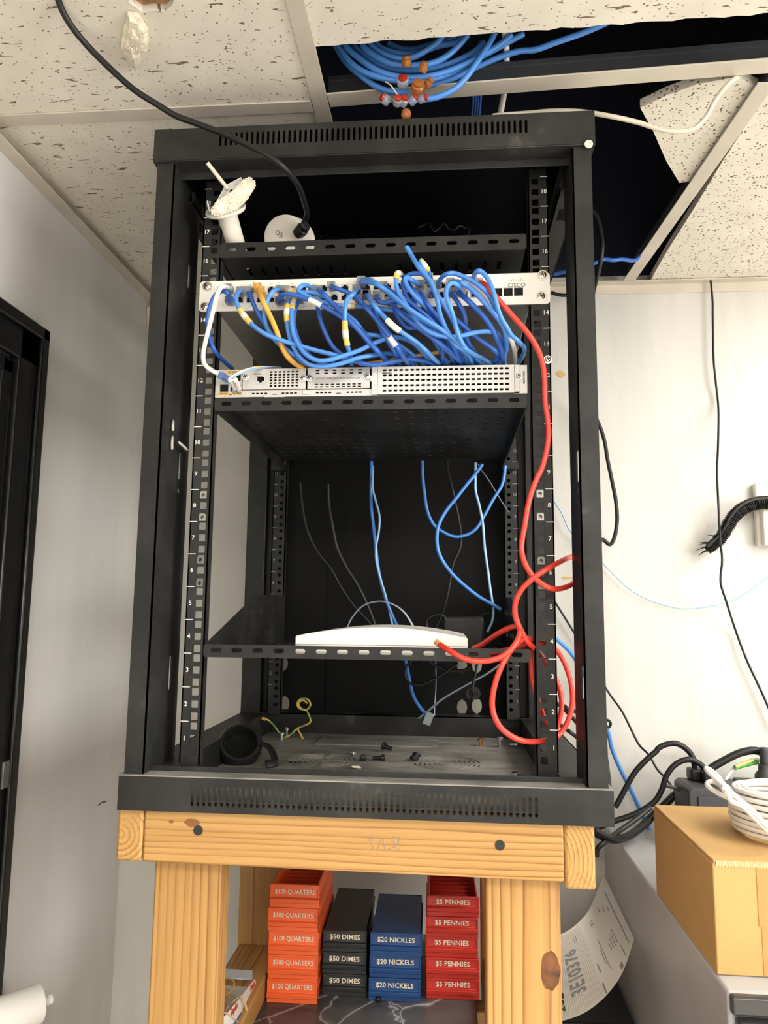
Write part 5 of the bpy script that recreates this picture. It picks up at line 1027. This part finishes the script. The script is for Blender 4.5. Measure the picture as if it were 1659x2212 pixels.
# curved printed sheet
def Lp(P, u):
    n = len(P)-1; t = min(max(u, 0), 1)*n; i = min(int(t), n-1); f = t-i; a, b_, c, d = P[max(i-1, 0)], P[i], P[i+1], P[min(i+2, n)]
    return .5*((2*b_)+(c-a)*f+(2*a-5*b_+4*c-d)*f*f+(3*b_-a-3*c+d)*f**3)
yA, yB = .615, atx(1370, 2028, .427).y
TP = [V((1150, 2040, .33)), V((1190, 2026, .33)), V((1222, 2013, .36)), V((1250, 1992, .42)), V((1276, 1958, .5)), V((1304, 1888, yA))]
BP = [V((1150, 2218, .2)), V((1205, 2208, .2)), V((1262, 2188, .22)), V((1310, 2150, .25)), V((1345, 2100, .29)), V((1370, 2028, yB))]
def SF(u, v, off=0):
    q = Lp(BP, u).lerp(Lp(TP, u), v); p = at(q.x, q.y, q.z); return p-ray(q.x, q.y).normalized()*off
pp_ = thing('printed_sheet', 'curled printed sheet marked 3E10376 between the stand and the cabinet', 'paper', SF(.3, 0))
mb = MB(); nu, nv = 26, 8; g = [[SF(i/nu, j/nv) for j in range(nv+1)] for i in range(nu+1)]
vs = [p for r_ in g for p in r_]; k0 = len(vs); vs += [SF(i/nu, j/nv, -.0025) for i in range(nu+1) for j in range(nv+1)]
fs = [(i*(nv+1)+j, (i+1)*(nv+1)+j, (i+1)*(nv+1)+j+1, i*(nv+1)+j+1) for i in range(nu) for j in range(nv)]; fs += [tuple(k0+q for q in f[::-1]) for f in fs]
bd = [i*(nv+1) for i in range(nu+1)]+[nu*(nv+1)+j for j in range(1, nv+1)]+[i*(nv+1)+nv for i in range(nu-1, -1, -1)]+[j for j in range(nv-1, 0, -1)]
fs += [(bd[i], bd[(i+1) % len(bd)], k0+bd[(i+1) % len(bd)], k0+bd[i]) for i in range(len(bd))]
mb.add(vs, fs).build('sheet', PAPER, pp_, angle=50)
tx = MB(); tx.text('3E10376', 1.0, None or (0, 0, 0), X, Z, -Y, .0005, 'CENTER', fmap=lambda x, y, z: SF(.405-y*.19, .50+x*.155, .0012+z)); tx.build('lettering', INKG, pp_)
tx = MB(); tx.text('202', 1.0, (0, 0, 0), X, Z, -Y, .0005, 'LEFT', fmap=lambda x, y, z: SF(.235-y*.1, .10+x*.15, .0012+z)); tx.build('lettering', INK, pp_)
ln = MB()
def strip(u0, u1, v0, v1, n=6):
    a = [SF(u0, v0+(v1-v0)*k/n, .0012) for k in range(n+1)]; b_ = [SF(u1, v0+(v1-v0)*k/n, .0012) for k in range(n+1)]; ln.add(a+b_, [(k, k+1, n+2+k, n+1+k) for k in range(n)])
for u0, wd, v0, v1 in ((.93, .007, .08, .86), (.72, .006, .18, .62), (.70, .006, .30, .5), (.87, .006, .0+.05, .22), (.62, .012, .28, .40), (.60, .014, .02, .16), (.86, .005, .3, .5), (.84, .005, .3, .48), (.82, .005, .32, .46), (.80, .005, .34, .44), (.47, .008, .8, .9), (.50, .008, .8, .9), (.72, .007, .8, .88), (.74, .007, .8, .88), (.84, .006, .8, .88), (.87, .006, .74, .8), (.90, .006, .66, .72), (.80, .03, .03, .1)): strip(u0, u0+wd, v0, v1)
ln.build('printed_lines', INKG, pp_)
ln = MB()
for k in range(22): strip(.2+k*.018, .2+k*.018+.003, .03, .97, 8)
ln.build('ruled_lines', mat('ink_faint', (.56, .52, .46), .8), pp_)
# roll of paper at the lower left on the left wall
ad = ray(2395, 1310); ad.z = 0; ad.normalize(); re = at(84, 2167, .2)
prl = thing('paper_roll', 'white paper roll on a rod at the lower left, by the left wall', 'paper roll', re)
MB().lathe([(.0275, 0), (.0275, .088), (.026, .0895), (.009, .0895), (.009, .086)], re-ad*.088, ad, 32).build('roll', mat('paper_white', (.85, .83, .78), .7), prl)
MB().lathe([(.006, 0), (.006, .106), (.0075, .108), (.0075, .114), (.003, .1165)], re-ad*.095, ad, 14).build('rod', WHT, prl)
e0_ = re-ad*.094; hb_ = MB(); hb_.box((WX, e0_.y-.012, e0_.z-.008), (e0_.x+.003, e0_.y, e0_.z+.008)); hb_.build('wall_bracket', WHT, prl, bevel=.002)
tp_ = MB(); o_ = re-ad*.088; s_ = []; pts2 = [V((-.0275*math.cos(a), 0, -.0275*math.sin(a))) for a in (.0, .4, .8, 1.2, 1.57)]+[V((.01, 0, -.034)), V((.016, 0, -.05)), V((.018, 0, -.08))]
side = ad.cross(Z); ring = [side*p.x+Z*p.z for p in pts2]; n_ = len(ring)
for off in (0, .0006): s_ += [o_+r_*(1+off*20) for r_ in ring]+[o_+ad*.088+r_*(1+off*20) for r_ in ring]
tp_.add(s_, [(k, k+1, n_+k+1, n_+k) for k in range(n_-1)]+[(2*n_+k, 2*n_+k+1, 3*n_+k+1, 3*n_+k) for k in range(n_-1)]); tp_.build('loose_end', PAPER, prl)
# pale plastic bracket high on the left wall
c0, c1, c2 = atx(316, 662, WX), atx(323, 768, WX), atx(340, 664, WX)
tag(MB().prism([(c0.y, c0.z), (c0.y+.03, c0.z), (c0.y+.03, c1.z), (c0.y+.018, c1.z)], (V((WX, 0, 0)), Y, Z, X), .03).build('wall_bracket', IVORY, bevel=.002), 'pale wedge shaped bracket high on the left wall in the corner', 'bracket')
# black box added to stand for the deep shade in the gap
bx2 = thing('shade_box', 'added black box standing for the deep shade between the stand and the filing cabinet', 'box', (.345, .47, FLOOR))
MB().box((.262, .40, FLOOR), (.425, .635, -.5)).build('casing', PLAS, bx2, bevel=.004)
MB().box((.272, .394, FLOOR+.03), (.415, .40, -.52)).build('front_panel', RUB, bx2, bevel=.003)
